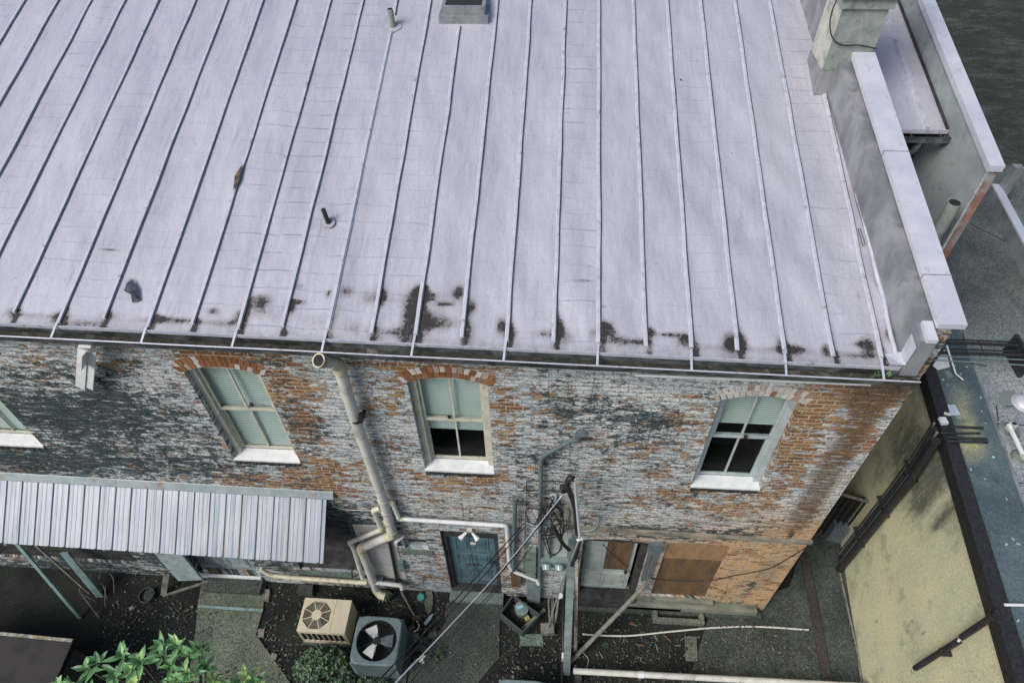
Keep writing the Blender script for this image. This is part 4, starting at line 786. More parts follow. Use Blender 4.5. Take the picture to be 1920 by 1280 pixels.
# alley gate with pale boxes behind
GT = thing('alley_gate', (5.2, 1.9, 0), 'dark slatted gate closing the alley between the brick and beige buildings', 'gate')
ga, gb = G(1560, 921, 1.6), G(1641, 944, 1.6)
m = MB(); m.beam(ga, gb, .04, .05); m.build('top_rail', M_PLANK, GT)
for k in range(18):
    t = k/17; x = 4.36+(gb[0]-4.36)*t; y = ga[1]+.12+(gb[1]-ga[1]-.05)*t; m = MB(); m.beam((x, y, .05), (x, y, 1.53), .062, .02, (1, 0, 0)); m.build('slat', M_BLACK, GT)
m = MB(); m.beam((4.36, ga[1]+.16, .8), (gb[0], gb[1]+.16, .8), .01, 1.45); m.build('added_light_stop', M_INT, GT)  # dark sheet added to stop light showing between the slats
for k, (a, b, w_, d_) in enumerate([(1618, 965, .30, .16), (1592, 978, .62, .2)]):
    c = G(a, b, .55); m = MB(); m.rbox((c[0], c[1]-.12, 0), w_, d_, .55, -.2, .01); 
    for q in range(7): m.rbox((c[0]-w_*.42+w_*.14*q, c[1]-.12, .55), .03, d_-.02, .02, -.2)
    o = m.build('condenser', M_GREYPIPE); tag(o, ['narrow pale unit standing at the dark alley gate', 'wide ribbed pale unit standing at the dark alley gate'][k], 'air conditioner')
# ------------------------------------------------------------------ corrugated awning
AX1 = -3.50; ax0 = -9.9; zw, zf, yf = 3.74, 3.06, -.86
AW = thing('metal_awning', (AX1, -.4, 3.0), 'corrugated metal awning over the rear doors with a grey flashing', 'awning')
m = MB(); pit = .262; vs = []; xsA = []
x = ax0
while x < AX1-.02:
    for (o, h) in ((0, 0), (.012, 0), (.024, .026), (.044, .026), (.060, 0), (.10, 0), (.118, .004), (.124, .004), (.13, 0), (.185, 0), (.19, .004), (.196, .004), (.202, 0)): xsA.append((x+o, h))
    x += pit*1.0
xsA = [q for q in xsA if q[0] < AX1]+[(AX1, 0)]
rows = 8
for j in range(rows+1):
    t = j/rows
    for (xx, h) in xsA: vs.append((xx, -.02+(yf+.02)*t+(.01*mnoise.noise(Vector((xx*2.5, 0, 1))) if j == rows else 0), zw+(zf-zw)*t+h-.017*(xx-AX1)+.006*mnoise.noise(Vector((xx, t*2, 0)))))
k = len(xsA); m.add(vs, [((j+1)*k+i, (j+1)*k+i+1, j*k+i+1, j*k+i) for j in range(rows) for i in range(k-1)]); m.build('roof_sheet', M_AWN, AW)
m = MB(); e = AX1+.12
def zz(x): return -.017*(x-AX1)
m.add([(ax0, -.003, zw+.10+zz(ax0)), (e, -.003, zw+.10+zz(e)), (e, -.012, zw+.095+zz(e)), (ax0, -.012, zw+.095+zz(ax0)), (ax0, -.085, zw-.005+zz(ax0)), (e, -.085, zw-.005+zz(e)), (e, -.085, zw-.02+zz(e)), (ax0, -.085, zw-.02+zz(ax0))], [(3, 2, 1, 0), (4, 5, 2, 3), (7, 6, 5, 4)])
m.build('flashing', simple('rust_spotted_flashing', (.30, .35, .365), (.22, .27, .28), 4, .5, .2, (.24, .12, .05), 2.6, .60, .1), AW)
m = MB(); m.beam((ax0, yf+.05, zf-.02+zz(ax0)), (AX1-.02, yf+.05, zf-.02), .05, .07); m.beam((ax0, -.06, zw-.1+zz(ax0)), (AX1, -.06, zw-.1), .08, .07); m.build('frame', M_DIRT2, AW)
for xx in (-4.1, -5.5, -7.2, -8.9): m = MB(); m.beam((xx, -.06, 2.55), (xx, yf+.06, zf-.07), .05, .05); m.build('brace', M_PLANK, AW)
# ------------------------------------------------------------------ pipes on the facade
def pipe_thing(name, label, cat, pts, r, mat, er=.12, fit=None, group=None):
    P_ = elbowpath(pts, er); Tn = thing(name, pts[-1], label, cat, group); m = MB(); m.tube(P_, r, 14); m.build('pipe', mat, Tn)
    for i in (fit or []):
        p = Vector(pts[i]); a = (Vector(pts[max(0, i-1)])-p); b = (Vector(pts[min(len(pts)-1, i+1)])-p)
        L = []
        if a.length > 0: L.append(p+a.normalized()*min(er*1.15, a.length))
        L.append(p)
        if b.length > 0: L.append(p+b.normalized()*min(er*1.15, b.length))
        m = MB(); m.tube(elbowpath(L, er*.95), r*1.14, 14); m.build('elbow', M_PVCY, Tn)
    return Tn
bp = [W(600, 676, -.34), W(634, 682, -.15), W(664, 780, -.14), W(716, 930, -.14), W(737, 1002, -.14), W(676, 1027, -.14), W(704, 1100, -.14), W(706, 1102, -.22)]
BP = pipe_thing('drain_pipe', 'thick white plastic drain pipe stepping down the brick wall from an open elbow', 'pipe', bp[:-1], .075, M_PVC, .13, [1, 4, 5])
m = MB(); a = Vector(bp[0]); b = Vector(bp[1]); d = (a-b).normalized(); m.tube([a+d*.03, a-d*.07], .088, 18); m.build('pipe_collar', M_PVCY, BP)
m = MB(); m.tube([a+d*.033, a+d*.034], .07, 16); m.build('pipe_mouth', M_INT, BP)
for (a, b) in ((718, 938), (724, 960), (728, 978), (733, 992)):
    c = Vector(W(a, b, -.14)); m = MB(); m.tube([c, c+Vector((0, 0, .035))], .083, 16); m.build('pipe_collar', M_PVCY, BP)
c = Vector(W(669, 786, -.14)); m = MB(); m.tube([c, c+Vector((0, 0, .04))], .082, 14); m.box(c.x+.06, c.x+.1, -.14, -.003, c.z, c.z+.035); m.box(c.x+.05, c.x+.09, -.20, -.1, c.z, c.z+.12); m.build('strap', M_BLACK, BP)
m = MB(); c = Vector(bp[-2]); m.tube([c, c+Vector((.0, -.02, -.08)), c+Vector((.09, -.10, -.14)), c+Vector((.2, -.12, -.14))], .08, 14); m.build('outlet', M_PVCY, BP)
pipe_thing('side_pipe', 'thin white pipe branching left off the drain pipe and stepping to the ground', 'pipe', [W(712, 952, -.10), W(700, 957, -.12), W(716, 992, -.12), W(656, 1016, -.12), W(664, 1030, -.12), W(680, 1084, -.12), W(690, 1090, -.16), W(752, 1097, -.16), W(754, 1104, -.2)], .042, M_PVC, .07, [1, 2, 3, 6])
pipe_thing('door_pipe', 'thin white pipe leaving the drain pipe and running level above the blue door', 'pipe', [W(716, 934, -.10), W(735, 941, -.11), W(748, 972, -.10), W(950, 985, -.08), W(955, 1060, -.08), W(962, 1070, -.08), W(1008, 1088, -.10), W(1010, 1094, -.12)], .036, M_WHITE, .07, [1, 2])
pipe_thing('low_pipe', 'yellowed pipe running low along the wall below the awning', 'pipe', [W(488, 1066, -.16), W(506, 1078, -.2), W(560, 1083, -.2), W(688, 1092, -.2)], .045, M_PVCY, .08)
GC_ = pipe_thing('grey_conduit', 'tall grey conduit with a bend and weatherhead beside the middle window', 'conduit', [W(1086, 817, -.12), W(1070, 826, -.09), W(1015, 856, -.07), W(1013, 960, -.07), W(1012, 1088, -.07)], .032, M_GREYPIPE, .1)
c = W(1082, 822, -.10); m = MB(); m.tube([W(1087, 812, -.13), c, W(1076, 826, -.09)], [.055, .06, .045], 14); m.build('weatherhead', M_GREYPIPE, GC_)
CP_ = pipe_thing('capped_pipe', 'short dark stand pipe with a wide cap right of the blue door', 'pipe', [W(966, 938, -.10), W(964, 1000, -.08), W(962, 1072, -.08)], .036, M_GREYPIPE, .1)
c = W(966, 938, -.10); m = MB(); m.cyl((c[0], c[1], 0), .055, c[2], c[2]+.10, 16, .045); m.build('cap', M_GREYPIPE, CP_)
pipe_thing('thin_conduit', 'thin grey conduit dropping from the cable tangle to the ground', 'conduit', [W(985, 972, -.05), W(984, 1040, -.05), W(981, 1096, -.05)], .014, M_GREYPIPE)
pipe_thing('stub_conduit', 'pale conduit standing on top of the meter box', 'conduit', [W(1031, 985, -.06), W(1029, 1052, -.06)], .028, M_BOXTEAL)
pipe_thing('bracket_pipe', 'white pipe stub reaching from the drain pipe towards the small window', 'pipe', [W(757, 1004, -.05), W(742, 1016, -.08), W(744, 1022, -.05)], .03, M_WHITE, .04)
pipe_thing('black_riser', 'black tube clipped to the wall between the drain pipe and small window', 'pipe', [W(729, 1010, -.05), W(735, 1040, -.05), W(745, 1092, -.05)], .028, M_BLACK, .05)
# box leader below the gutter at the left
DL = thing('gutter_leader', W(158, 728, -.22), 'short white box downspout hanging cut off below the gutter', 'downspout')
c = W(161, 648, -.25); z1 = c[2]; b = W(160, 727, -.12); m = MB()
m.tube([(c[0], -.22, z1+.02), (c[0]-.02, -.2, z1-.12)], [.10, .06], 4); m.build('outlet', M_WHITE, DL)
p, q = Vector(W(163, 655, -.2)), Vector(W(158, 727, -.13)); sd = Vector((1, 0, 0)); fr_ = Vector((0, -1, 0)); m = MB()
m.beam(p-sd*.055, q-sd*.055, .012, .12); m.beam(p+sd*.055, q+sd*.055, .012, .12); m.beam(p-fr_*.05, q-fr_*.05, .11, .01); m.beam(p+fr_*.055, p*.65+q*.35+fr_*.055, .12, .012); m.build('downspout_trough', M_WHITE, DL)
m = MB(); m.beam(p*.6+q*.4-fr_*.043, q-fr_*.043, .02, .003); m.build('rust_streak', M_PLY, DL)
# ------------------------------------------------------------------ electric service
UT = thing('meter_box', W(1040, 1060, -.1), 'grey electric meter box with two round meters right of the blue door', 'electric meter')
a, b = W(1013, 1050, -.12), W(1065, 1070, -.12); m = MB(); m.box(a[0], b[0], -.14, -.002, a[2]-.22, a[2]); m.build('case', M_BOXTEAL, UT)
for q in (1025, 1049):
    c = W(q, 1062, -.14); m = MB(); m.tube([(c[0], -.139, a[2]-.11), (c[0], -.20, a[2]-.13), (c[0], -.235, a[2]-.14)], [.082, .08, .07], 20); mt = m.build('meter', simple('teal_glass_meter', (.28, .42, .42), (.20, .30, .30), 9, .12), UT)
    m = MB(); m.tube([(c[0], -.14, a[2]-.112), (c[0], -.165, a[2]-.118)], .092, 20); m.build('meter_ring', M_BOXTEAL, mt)
def panel(p, q, d, mat, name, label, cat, y=0.0):
    a, b = W(*p, -d), W(*q, -d); o = MB().box(min(a[0], b[0]), max(a[0], b[0]), -d, -.003-y, min(a[2], b[2]), max(a[2], b[2])).build(name, mat); tag(o, label, cat); return o
panel((1016, 1000), (1068, 1049), .02, simple('whitewashed_board', (.46, .50, .48), (.38, .43, .41), 6, .7, 0, (.2, .22, .2), 7, .6), 'backboard', 'pale board behind the cables above the meter box', 'board')
panel((985, 1033), (1004, 1092), .10, simple('mossy_green_panel', (.20, .25, .20), (.14, .18, .14), 8, .6, 0, (.07, .09, .07), 6), 'tall_panel', 'tall narrow green grey panel left of the meter box', 'electric panel')
panel((988, 1094), (1012, 1136), .12, M_BOXTEAL, 'lower_panel', 'square grey panel on the wall just above the wooden crate', 'electric panel')
panel((958, 1076), (977, 1100), .09, M_PLY, 'brown_box', 'small brown box on the wall right of the blue door', 'electric box')
panel((1031, 935), (1042, 950), .10, simple('pale_blue_box', (.36, .48, .50), (.28, .38, .40), 9, .5), 'cable_box', 'small pale blue box where the overhead cables reach the wall', 'electric box')
panel((745, 1056), (760, 1072), .08, M_BOXTEAL, 'outlet_box', 'small grey box on the wall under the small window', 'electric box')
panel((1066, 1010), (1076, 1092), .05, M_BOXTEAL, 'edge_board', 'thin grey board beside the dirty double door', 'board')
panel((1060, 925), (1077, 975), .012, M_CHIML, 'mounting_board', 'pale rectangular plate behind the black weatherhead', 'board')
c = (W(1226, 1030, -.06), W(1222, 1090, -.06)); m = MB(); m.box(c[0][0]-.10, c[0][0]+.14, -.08, -.003, c[0][2]-.1, c[0][2]+.18); m.box(c[0][0]-.06, c[0][0]+.0, -.06, -.003, c[1][2], c[0][2]-.1); m.box(c[0][0]+.06, c[0][0]+.1, -.06, -.003, c[1][2], c[0][2]-.1); o = m.build('conduit_box', M_GREYPIPE); tag(o, 'grey box with two conduits between the double door and the boarded opening', 'electric box')
MS = thing('service_mast', G(1027, 1178, 0), 'bright metal service mast leaning in two lengths beside the meters', 'mast')
p0, p1, p2 = W(1077, 897, -.42), W(1087, 1008, -.42), G(1027, 1176, .15)
m = MB(); m.tube([p0, p1], .022, 10); m.build('upper_pole', M_CAP, MS); m = MB(); m.tube([p1, tuple(np.array(p1)*.5+np.array(p2)*.5+np.array((-.02, 0, .1))), p2], .016, 10); m.build('lower_pole', M_SHEATH, MS)
m = MB(); m.tube([W(1083, 1012, -.42), W(1093, 1008, -.42)], .026, 10); m.build('clamp', M_WHITE, MS)
m = MB(); m.rbox(p2[:2]+(.0,), .26, .2, .16, .1, .02); m.build('footing', M_PLANK, MS)
m = MB(); m.tube(smoothpath([W(1083, 1000, -.36), W(1078, 950, -.36), W(1070, 926, -.40), W(1064, 908, -.42), W(1068, 896, -.42), W(1076, 898, -.40)]), [.045]*10+[.05]*10+[.055]*11 if False else .042, 12); m.build('service_cable', M_BLACK, MS)
m = MB(); m.tube(smoothpath([W(1087, 1010, -.34), W(1080, 1040, -.3), W(1062, 1090, -.3), G(1056, 1150, .6), G(1056, 1210, .15), G(1052, 1300, .05)]), .03, 10); m.build('service_cable', M_BLACK, MS)
c = W(1059, 915, -.40); m = MB(); m.rbox((c[0], c[1], c[2]-.05), .12, .1, .12, .3, .02); m.build('weatherhead', M_BLACK, MS)
m = MB(); m.tube(smoothpath([W(1088, 1040, -.25), W(1080, 1065, -.25), G(1066, 1120, .5), G(1058, 1200, .2)]), .02, 8); m.build('service_cable', M_SHEATH, MS)
# grey channel post and rusty post
def post(name, label, a, b, w_, mat):
    m = MB(); m.beam(a, b, w_, w_*.6, (0, 1, 0)); o = m.build(name, mat); tag(o, label, 'post'); return o
post('channel_post', 'wide grey post standing left of the rusty post beside the meters', G(1062, 1262, 0), W(1070, 1060, -.3), .13, M_BOXTEAL)
post('rusty_post', 'white post stained with rust standing beside the diagonal pole', G(1079, 1218, 0), W(1081, 1046, -.28), .06, M_RUST)
m = MB(); m.tube([G(1065, 1245, .02), W(1222, 1084, -.03)], .042, 10); o = m.build('leaning_pole', M_PLANK); tag(o, 'long grey pole leaning diagonally from the yard up to the wall', 'pole')
m = MB(); c = G(1057, 1228, .3); m.rbox((c[0], c[1], .1), .07, .1, .22, 0, .01); o = m.build('white_outlet', M_WHITE); tag(o, 'small white outlet box low on the grey channel post', 'electric box')
# overhead wires and the cable tangle
def cable(name, label, pts, r, mat=M_BLACK, group=None, sm=True):
    pts = list(pts)
    if name == 'overhead_wire' and 'twisted' not in label:       # carry on, far past the camera, to a pole out of sight
        a, b = np.array(pts[0]), np.array(pts[-1]); pts.append(tuple(b+(b-a)*3.0+np.array((0, 0, .6))))
    m = MB(); m.tube(smoothpath(pts, 8) if sm else pts, r, 6); o = m.build(name, mat); tag(o, label, 'cable', group); return o
cable('overhead_wire', 'bright bare service wire coming down to the blue box from the bottom left', [W(1058, 922, -.3), W(1046, 938, -.3), G(960, 1045, 4.45), G(860, 1155, 4.7), G(740, 1282, 5.0), G(640, 1390, 5.3)], .0075, M_CAP)
cable('overhead_wire', 'thick black wire twisted along the bright service wire', [W(1044, 944, -.3), W(1025, 968, -.3), G(960, 1048, 4.4), G(905, 1110, 4.5)], .012)
cable('overhead_wire', 'upper black drop wire passing in front of the blue door', [W(983, 980, -.2), G(935, 1033, 4.1), G(880, 1095, 4.3), G(800, 1180, 4.6), G(690, 1295, 5)], .009)
cable('overhead_wire', 'second black drop wire close below the upper one in front of the blue door', [W(986, 984, -.2), G(940, 1040, 4.1), G(890, 1098, 4.3), G(810, 1185, 4.6), G(700, 1300, 5)], .008)
cable('overhead_wire', 'lowest thin wire slanting over the door path', [W(990, 1030, -.2), G(960, 1075, 3.2), G(900, 1140, 3.4), G(800, 1240, 3.6), G(730, 1320, 3.8)], .006)
cable('overhead_wire', 'thin wire between the drop wires and lowest wire over the door path', [W(1000, 1020, -.2), G(970, 1060, 3.2), G(905, 1128, 3.4), G(805, 1228, 3.6), G(700, 1330, 3.8)], .006)
rr = random.Random(11)
for k in range(13):
    cx, cy = rr.uniform(1000, 1062), rr.uniform(950, 1015); w_, h_ = rr.uniform(8, 26), rr.uniform(14, 42); n = 9; ph = rr.uniform(0, 6.3); L = []
    for j in range(n+1):
        t = ph+j/n*rr.choice([4.2, 5.2, 6.0]); L.append(W(cx+w_*math.cos(t)+rr.uniform(-2, 2), cy+h_*math.sin(t)+rr.uniform(-2, 2), -.08-.18*abs(math.sin(t*.7+k))))
    cable('cable_loop', 'tangled black cable looping between the overhead wires and the meters', L, rr.choice([.006, .008, .011]), M_BLACK, 'tangled cables above the meters')
cable('cable_coil', 'fat black taped splice hanging in the cable tangle', [W(1036, 985, -.25), W(1046, 1002, -.28), W(1055, 1018, -.28), W(1067, 1030, -.2)], .035)
cable('teal_cable', 'pale blue cable swagged across the wall above the double door', [W(980, 977, -.05), W(1000, 984, -.05), W(1050, 990, -.05), W(1098, 995, -.05), W(1116, 990, -.05), W(1122, 978, -.04), W(1122, 965, -.03)], .011, simple('pale_blue_cable', (.30, .46, .46), (.24, .38, .38), 9, .5))
cable('wall_cable', 'thin black cable running level from the weatherhead and down to the tangle', [W(1062, 903, -.03), W(1030, 901, -.03), W(990, 901, -.03), W(987, 904, -.03), W(988, 940, -.03), W(985, 975, -.04)], .008, M_BLACK, sm=False)
cable('wall_cable', 'thin pale cable from the awning end to the drain pipe', [W(622, 942, -.05), W(640, 954, -.03), W(700, 957, -.03), W(745, 962, -.03), W(778, 972, -.04)], .007, M_CABLEW)
cable('wall_cable', 'thin black cable drooping across the boarded opening to the corner', [W(1222, 1084, -.03), W(1262, 1088, -.03), W(1330, 1088, -.03), W(1380, 1078, -.03), W(1440, 1066, -.03), W(1480, 1045, -.03), W(1512, 1025, -.03)], .009)
cable('wall_cable', 'thin black cable hanging in front of the dirty double door', [W(1130, 1020, -.05), W(1155, 1045, .05), W(1178, 1066, .05), W(1183, 1080, .05)], .008)
cable('ground_hose', 'pale hose lying across the yard below the boarded opening', [G(1092, 1188, .03), G(1120, 1190, .03), G(1180, 1191, .03), G(1260, 1183, .03), G(1340, 1176, .03), G(1420, 1174, .03), G(1516, 1180, .03)], .018, M_CABLEW)
cable('ground_wire', 'thin wire curled on the soil under the leaning pole', [G(1092, 1222, .02), G(1103, 1235, .02), G(1098, 1252, .02), G(1082, 1256, .02), G(1078, 1246, .02)], .006, M_CABLEW)
cable('ground_wire', 'thin dark wire beside the thick white pipe', [G(1085, 1258, .3), G(1095, 1256, .33), G(1090, 1266, .3), G(1078, 1262, .3)], .006)
PPE = thing('yard_pipe', G(1075, 1260, 0), 'thick white pipe lying level across the bottom of the yard', 'pipe')
m = MB(); m.tube([G(1075, 1257, .3), G(1400, 1274, .3), G(1900, 1300, .3)], .055, 16); m.build('pipe', M_PVC, PPE); m = MB(); a, b = G(1196, 1263.6, .3), G(1207, 1264, .3); m.tube([a, b], .062, 16); m.build('coupling', M_WHITE, PPE)
for q in (1085, 1300): m = MB(); c = G(q, 1262 if q < 1200 else 1270, .3); m.rbox((c[0], c[1], 0), .12, .14, .25); m.build('support_block', M_CONC2, PPE)
# ------------------------------------------------------------------ air conditioners
def grey_ac(corner, label, sz=.84):
    """square condenser; corner = back left top corner"""
    x, y, h = corner; t = thing('air_conditioner', (x+sz/2, y-sz/2, 0), label, 'air conditioner', 'grey fan condensers in the yard')
    cx, cy = x+sz/2, y-sz/2; m = MB(); n = 40; s2 = sz/2
    def rsq(r, rad):     # rounded square sampled by even angle
        P = []
        for k in range(64):
            a = 2*math.pi*k/64; c_, s_ = math.cos(a), math.sin(a); f = 1/((abs(c_)**7+abs(s_)**7)**(1/7)); P.append((cx+r*f*c_, cy+r*f*s_))
        return P
    outer = rsq(s2, .09); N = len(outer); rf = sz*.435
    inner = [(cx+rf*math.cos(2*math.pi*k/64), cy+rf*math.sin(2*math.pi*k/64)) for k in range(64)]
    top2 = rsq(s2-.02, .08)
    vs = [(a, b, h-.07) for a, b in outer]+[(a, b, h-.025) for a, b in outer]+[(a, b, h) for a, b in top2]+[(a, b, h) for a, b in inner]+[(cx+(a-cx)*.97, cy+(b-cy)*.97, h-.03) for a, b in inner]
    fs = []
    for L in range(4):
        for k in range(N): fs.append((L*N+k, L*N+(k+1) % N, (L+1)*N+(k+1) % N, (L+1)*N+k))
    m.add(vs, fs); m.build('top_cover', M_ACGREY, t)
    m = MB(); m.ring((cx, cy), rf*.97, rf*1.0, h-.26, .235, 36); m.build('fan_shroud', M_DARKMET, t)
    m = MB(); m.rbox((cx, cy, .10), sz-.10, sz-.10, h-.37); m.build('coil_core', M_INT, t)
    m = MB(); q = sz-.04
    for k in range(22):
        f = -q/2+.04+(q-.08)*k/21
        for (dx, dy, hz) in ((f, -q/2, 0), (f, q/2, 0), (-q/2, f, 1), (q/2, f, 1)): m.rbox((cx+dx, cy+dy, .13), .022 if not hz else .014, .014 if not hz else .022, h-.19)
    for k in range(5):
        z = .15+(h-.28)*k/4; m.box(cx-q/2+.01, cx+q/2-.01, cy-q/2+.008, cy-q/2+.02, z, z+.015)
    for sx in (-1, 1):
        for sy in (-1, 1): m.rbox((cx+sx*(q/2-.02), cy+sy*(q/2-.02), .1), .06, .06, h-.16)
    m.box(cx-q/2, cx+q/2, cy-q/2, cy+q/2, .08, .13); m.build('louvre_cage', M_ACGREY, t)
    for k in range(3):
        a0 = R_(2+120*k); m = MB(); vs = []
        for (r, da) in ((.07, -.6), (.07, .6), (.30, -.34), (.31, .40), (.20, .48), (.19, -.44)):
            a = a0+da; vs.append((cx+r*math.cos(a)*sz/.84, cy+r*math.sin(a)*sz/.84, h-.055+.03*da))
        m.add(vs+[(p[0], p[1], p[2]-.006) for p in vs], [(0, 5, 4, 1), (5, 2, 3, 4), (7, 10, 11, 6), (10, 9, 8, 11)]); m.build('fan_blade', M_BLADE if k else M_GREYPIPE, t)
    m = MB(); m.cyl((cx, cy), .072, h-.14, h-.045, 20); m.build('fan_hub', M_DARKMET, t)
    m = MB()
    for r in np.arange(.09, rf, .028): 
        L = [(cx+r*math.cos(a), cy+r*math.sin(a), h-.012+.02*(1-r/rf)) for a in np.linspace(0, 2*math.pi, 31)]; m.tube(L, .0011, 4)
    for k in range(6): a = R_(30+60*k); m.tube([(cx, cy, h+.008), (cx+rf*math.cos(a), cy+rf*math.sin(a), h-.012)], .0045, 5)
    m.build('fan_guard', M_DARKMET, t)
    m = MB(); m.rbox((cx+.02, cy-.02, 0), sz+.12, sz+.12, .08); m.build('pad', M_CONC2, t)
    return t
c = G(672, 1152, .88); grey_ac((c[0], c[1], .88), 'grey square condenser with three pale fan blades beside the beige unit')
c = G(934, 1270, .88); grey_ac((c[0], c[1], .88), 'grey square condenser mostly cut off by the bottom edge of the photo')
a, b = G(570, 1122, .68), G(657, 1122, .68); d = G(650, 1186, .68); e = G(557, 1184, .68)
BA = thing('air_conditioner', (a[0], a[1], 0), 'low beige condenser with an octagonal fan guard', 'air conditioner'); h = .68
x0, x1, y0, y1 = (a[0]+e[0])/2, (b[0]+d[0])/2, (d[1]+e[1])/2, (a[1]+b[1])/2
fx = x0+(x1-x0)*.335; fy = (y0+y1)/2; rf = min((y1-y0), (x1-x0)*.66)*.46
m = MB(); no = 8; oc = [(fx+rf*math.cos(R_(22.5+45*k)), fy+rf*math.sin(R_(22.5+45*k))) for k in range(8)]; xs_ = x0+(x1-x0)*.68
sq = [(xs_, fy+.1), (fx+.1, y1), (fx-.1, y1), (x0, fy+.1), (x0, fy-.1), (fx-.1, y0), (fx+.1, y0), (xs_, fy-.1)]
vs = [(p[0], p[1], h) for p in oc]+[(p[0], p[1], h) for p in sq]+[(xs_, y1, h), (x0, y1, h), (x0, y0, h), (xs_, y0, h)]+[(p[0], p[1], h-.03) for p in oc]
fs = [(k, 8+k, 8+(k+1) % 8, (k+1) % 8) for k in range(8)]+[(8, 16, 9), (10, 17, 11), (12, 18, 13), (14, 19, 15)]+[(20+k, k, (k+1) % 8, 20+(k+1) % 8) for k in range(8)]
m.add(vs, fs); m.box(xs_+.006, x1, y0, y1, h-.03, h+.001); m.build('top_cover', M_BEIGE, BA)
m = MB(); m.box(x0+.004, x1-.004, y1-.02, y1, .08, h-.002); m.box(x0+.004, x0+.02, y0, y1-.021, .08, h-.002); m.box(x1-.02, x1-.004, y0, y1-.021, .08, h-.031); m.box(x0+.02, x1-.021, y0, y0+.02, .08, .2); m.box(x0+.02, x1-.021, y0, y0+.02, h-.1, h-.032)
for k in range(9): xx = x0+.03+(x1-x0-.09)*k/8; m.box(xx, xx+.012, y0+.001, y0+.018, .2, h-.1)
m.build('cabinet', M_BEIGE, BA); m = MB(); m.box(x0+.03, x1-.03, y0+.03, y1-.03, .09, h-.16); m.build('coil_core', M_INT, BA)
m = MB()
for k in range(8): m.beam((fx, fy, h+.004), (oc[k][0], oc[k][1], h+.002), .014, .008)
for j in range(1, 14):
    r = rf*(.32+.66*j/14); L = [(fx+r*math.cos(R_(22.5+45*k)), fy+r*math.sin(R_(22.5+45*k)), h-.004) for k in range(9)]; m.tube(L, .0016, 4)
m.build('fan_guard', M_BEIGE, BA); m = MB(); m.cyl((fx, fy), rf*.36, h-.02, h+.012, 8); m.build('guard_centre', M_BEIGE, BA)
for k in range(4):
    a0 = R_(90*k+20); m = MB(); m.add([(fx+r*math.cos(a0+q), fy+r*math.sin(a0+q), h-.12+.04*q) for r, q in ((.06, -.3), (.06, .3), (rf*.9, .3), (rf*.9, -.3))], [(0, 1, 2, 3)]); m.build('fan_blade', M_GREYPIPE, BA)
m = MB(); m.box(x0-.03, x1+.03, y0-.03, y1+.03, 0, .07); m.build('pad', M_CONC2, BA)
# ------------------------------------------------------------------ steps, crate and small things on the ground
def slabthing(name, label, cat, pts, z, mat):
    o = slab(name, px(pts, z), z, mat, z+.01 if z > .03 else .03); tag(o, label, cat); return o
o = MB().box(-1.80, -.74, -.22, -.005, 0, .16).build('concrete_step', M_STEP); tag(o, 'pale concrete step directly under the blue door', 'step')
o = MB().box(-1.86, -.74, -.50, -.225, 0, .075).build('concrete_step', M_CONC2); tag(o, 'darker lower concrete step in front of the pale step', 'step')
o = MB().box(-6.75, -5.6, -.30, -.005, 0, .14).build('concrete_step', M_CONC2); tag(o, 'grey concrete step under the awning at the head of the left path', 'step')
o = MB(); p, q = G(372, 1136, .04), G(493, 1144, .04); o.beam((p[0], p[1], .045), (q[0], q[1], .045), .05, .03); o = o.build('joint_board', M_TEALWOOD); tag(o, 'pale board set across the left concrete path', 'board')
slabthing('paving_slab', 'cracked pale paving slab lying below the wooden crate', 'slab', [(974, 1188), (1017, 1187), (1018, 1210), (975, 1209)], .04, M_STEP)
slabthing('dark_slab', 'narrow dark slab lying in the yard below the basement vent', 'slab', [(1284, 1192), (1306, 1192), (1308, 1238), (1286, 1238)], .035, M_CONC)
for k, pts in enumerate([[(484, 1178), (496, 1178), (494, 1193), (483, 1193)], [(497, 1104), (506, 1104), (503, 1126), (495, 1125)], [(510, 1222), (520, 1226), (516, 1236), (507, 1230)]]):
    slabthing('edging_stone', ['rounded edging stone beside the left path near the beige unit', 'edging stone at the head of the left path', 'pale edging stone at the slanting side of the left path'][k], 'stone', pts, .06, M_PLANK)
c = [G(*p, .28) for p in ((962, 1116), (1012, 1152), (980, 1184), (938, 1149))]
CR = thing('wooden_crate', (c[0][0], c[0][1], 0), 'dark open wooden crate standing askew by the wall right of the door', 'crate')
for k in range(4):
    a, b = Vector(c[k]), Vector(c[(k+1) % 4]); m = MB(); m.beam((a.x, a.y, .15), (b.x, b.y, .15), .025, .28); m.build('side_board', simple('dark_green_board', (.060, .08, .068), (.04, .055, .05), 9, .8), CR)
m = MB(); m.add([(p[0]*.97+sum(q[0] for q in c)/4*.03, p[1]*.97+sum(q[1] for q in c)/4*.03, .03) for p in c], [(3, 2, 1, 0)]); m.build('bottom', M_INT, CR)
m = MB(); cc = G(978, 1140, .25); m.cyl(cc, .115, .035, .25, 20, .13); m.cyl(cc, .135, .245, .262, 20); o = m.build('paint_bucket', M_BOXTEAL); tag(o, 'round teal grey bucket standing inside the wooden crate', 'bucket')
m = MB(); m.rbox((cc[0]-.03, cc[1]+.02, .263), .12, .06, .006, .4); o = m.build('paper_scrap', simple('cyan_scrap', (.25, .50, .52), (.3, .5, .5), 9, .6)); tag(o, 'small cyan scrap on the bucket lid', 'scrap')
m = MB(); q = G(988, 1156, .1); m.rbox((q[0], q[1], .035), .1, .12, .06, .6, .01); o = m.build('yellow_box', simple('dull_yellow', (.36, .36, .12), (.28, .3, .1), 9, .7)); tag(o, 'small dull yellow box inside the wooden crate', 'box')
m = MB(); m.beam(G(1022, 1142, .12), G(975, 1182, .04), .06, .04); o = m.build('short_plank', M_PLANK); tag(o, 'short grey plank propped along the front of the wooden crate', 'plank')
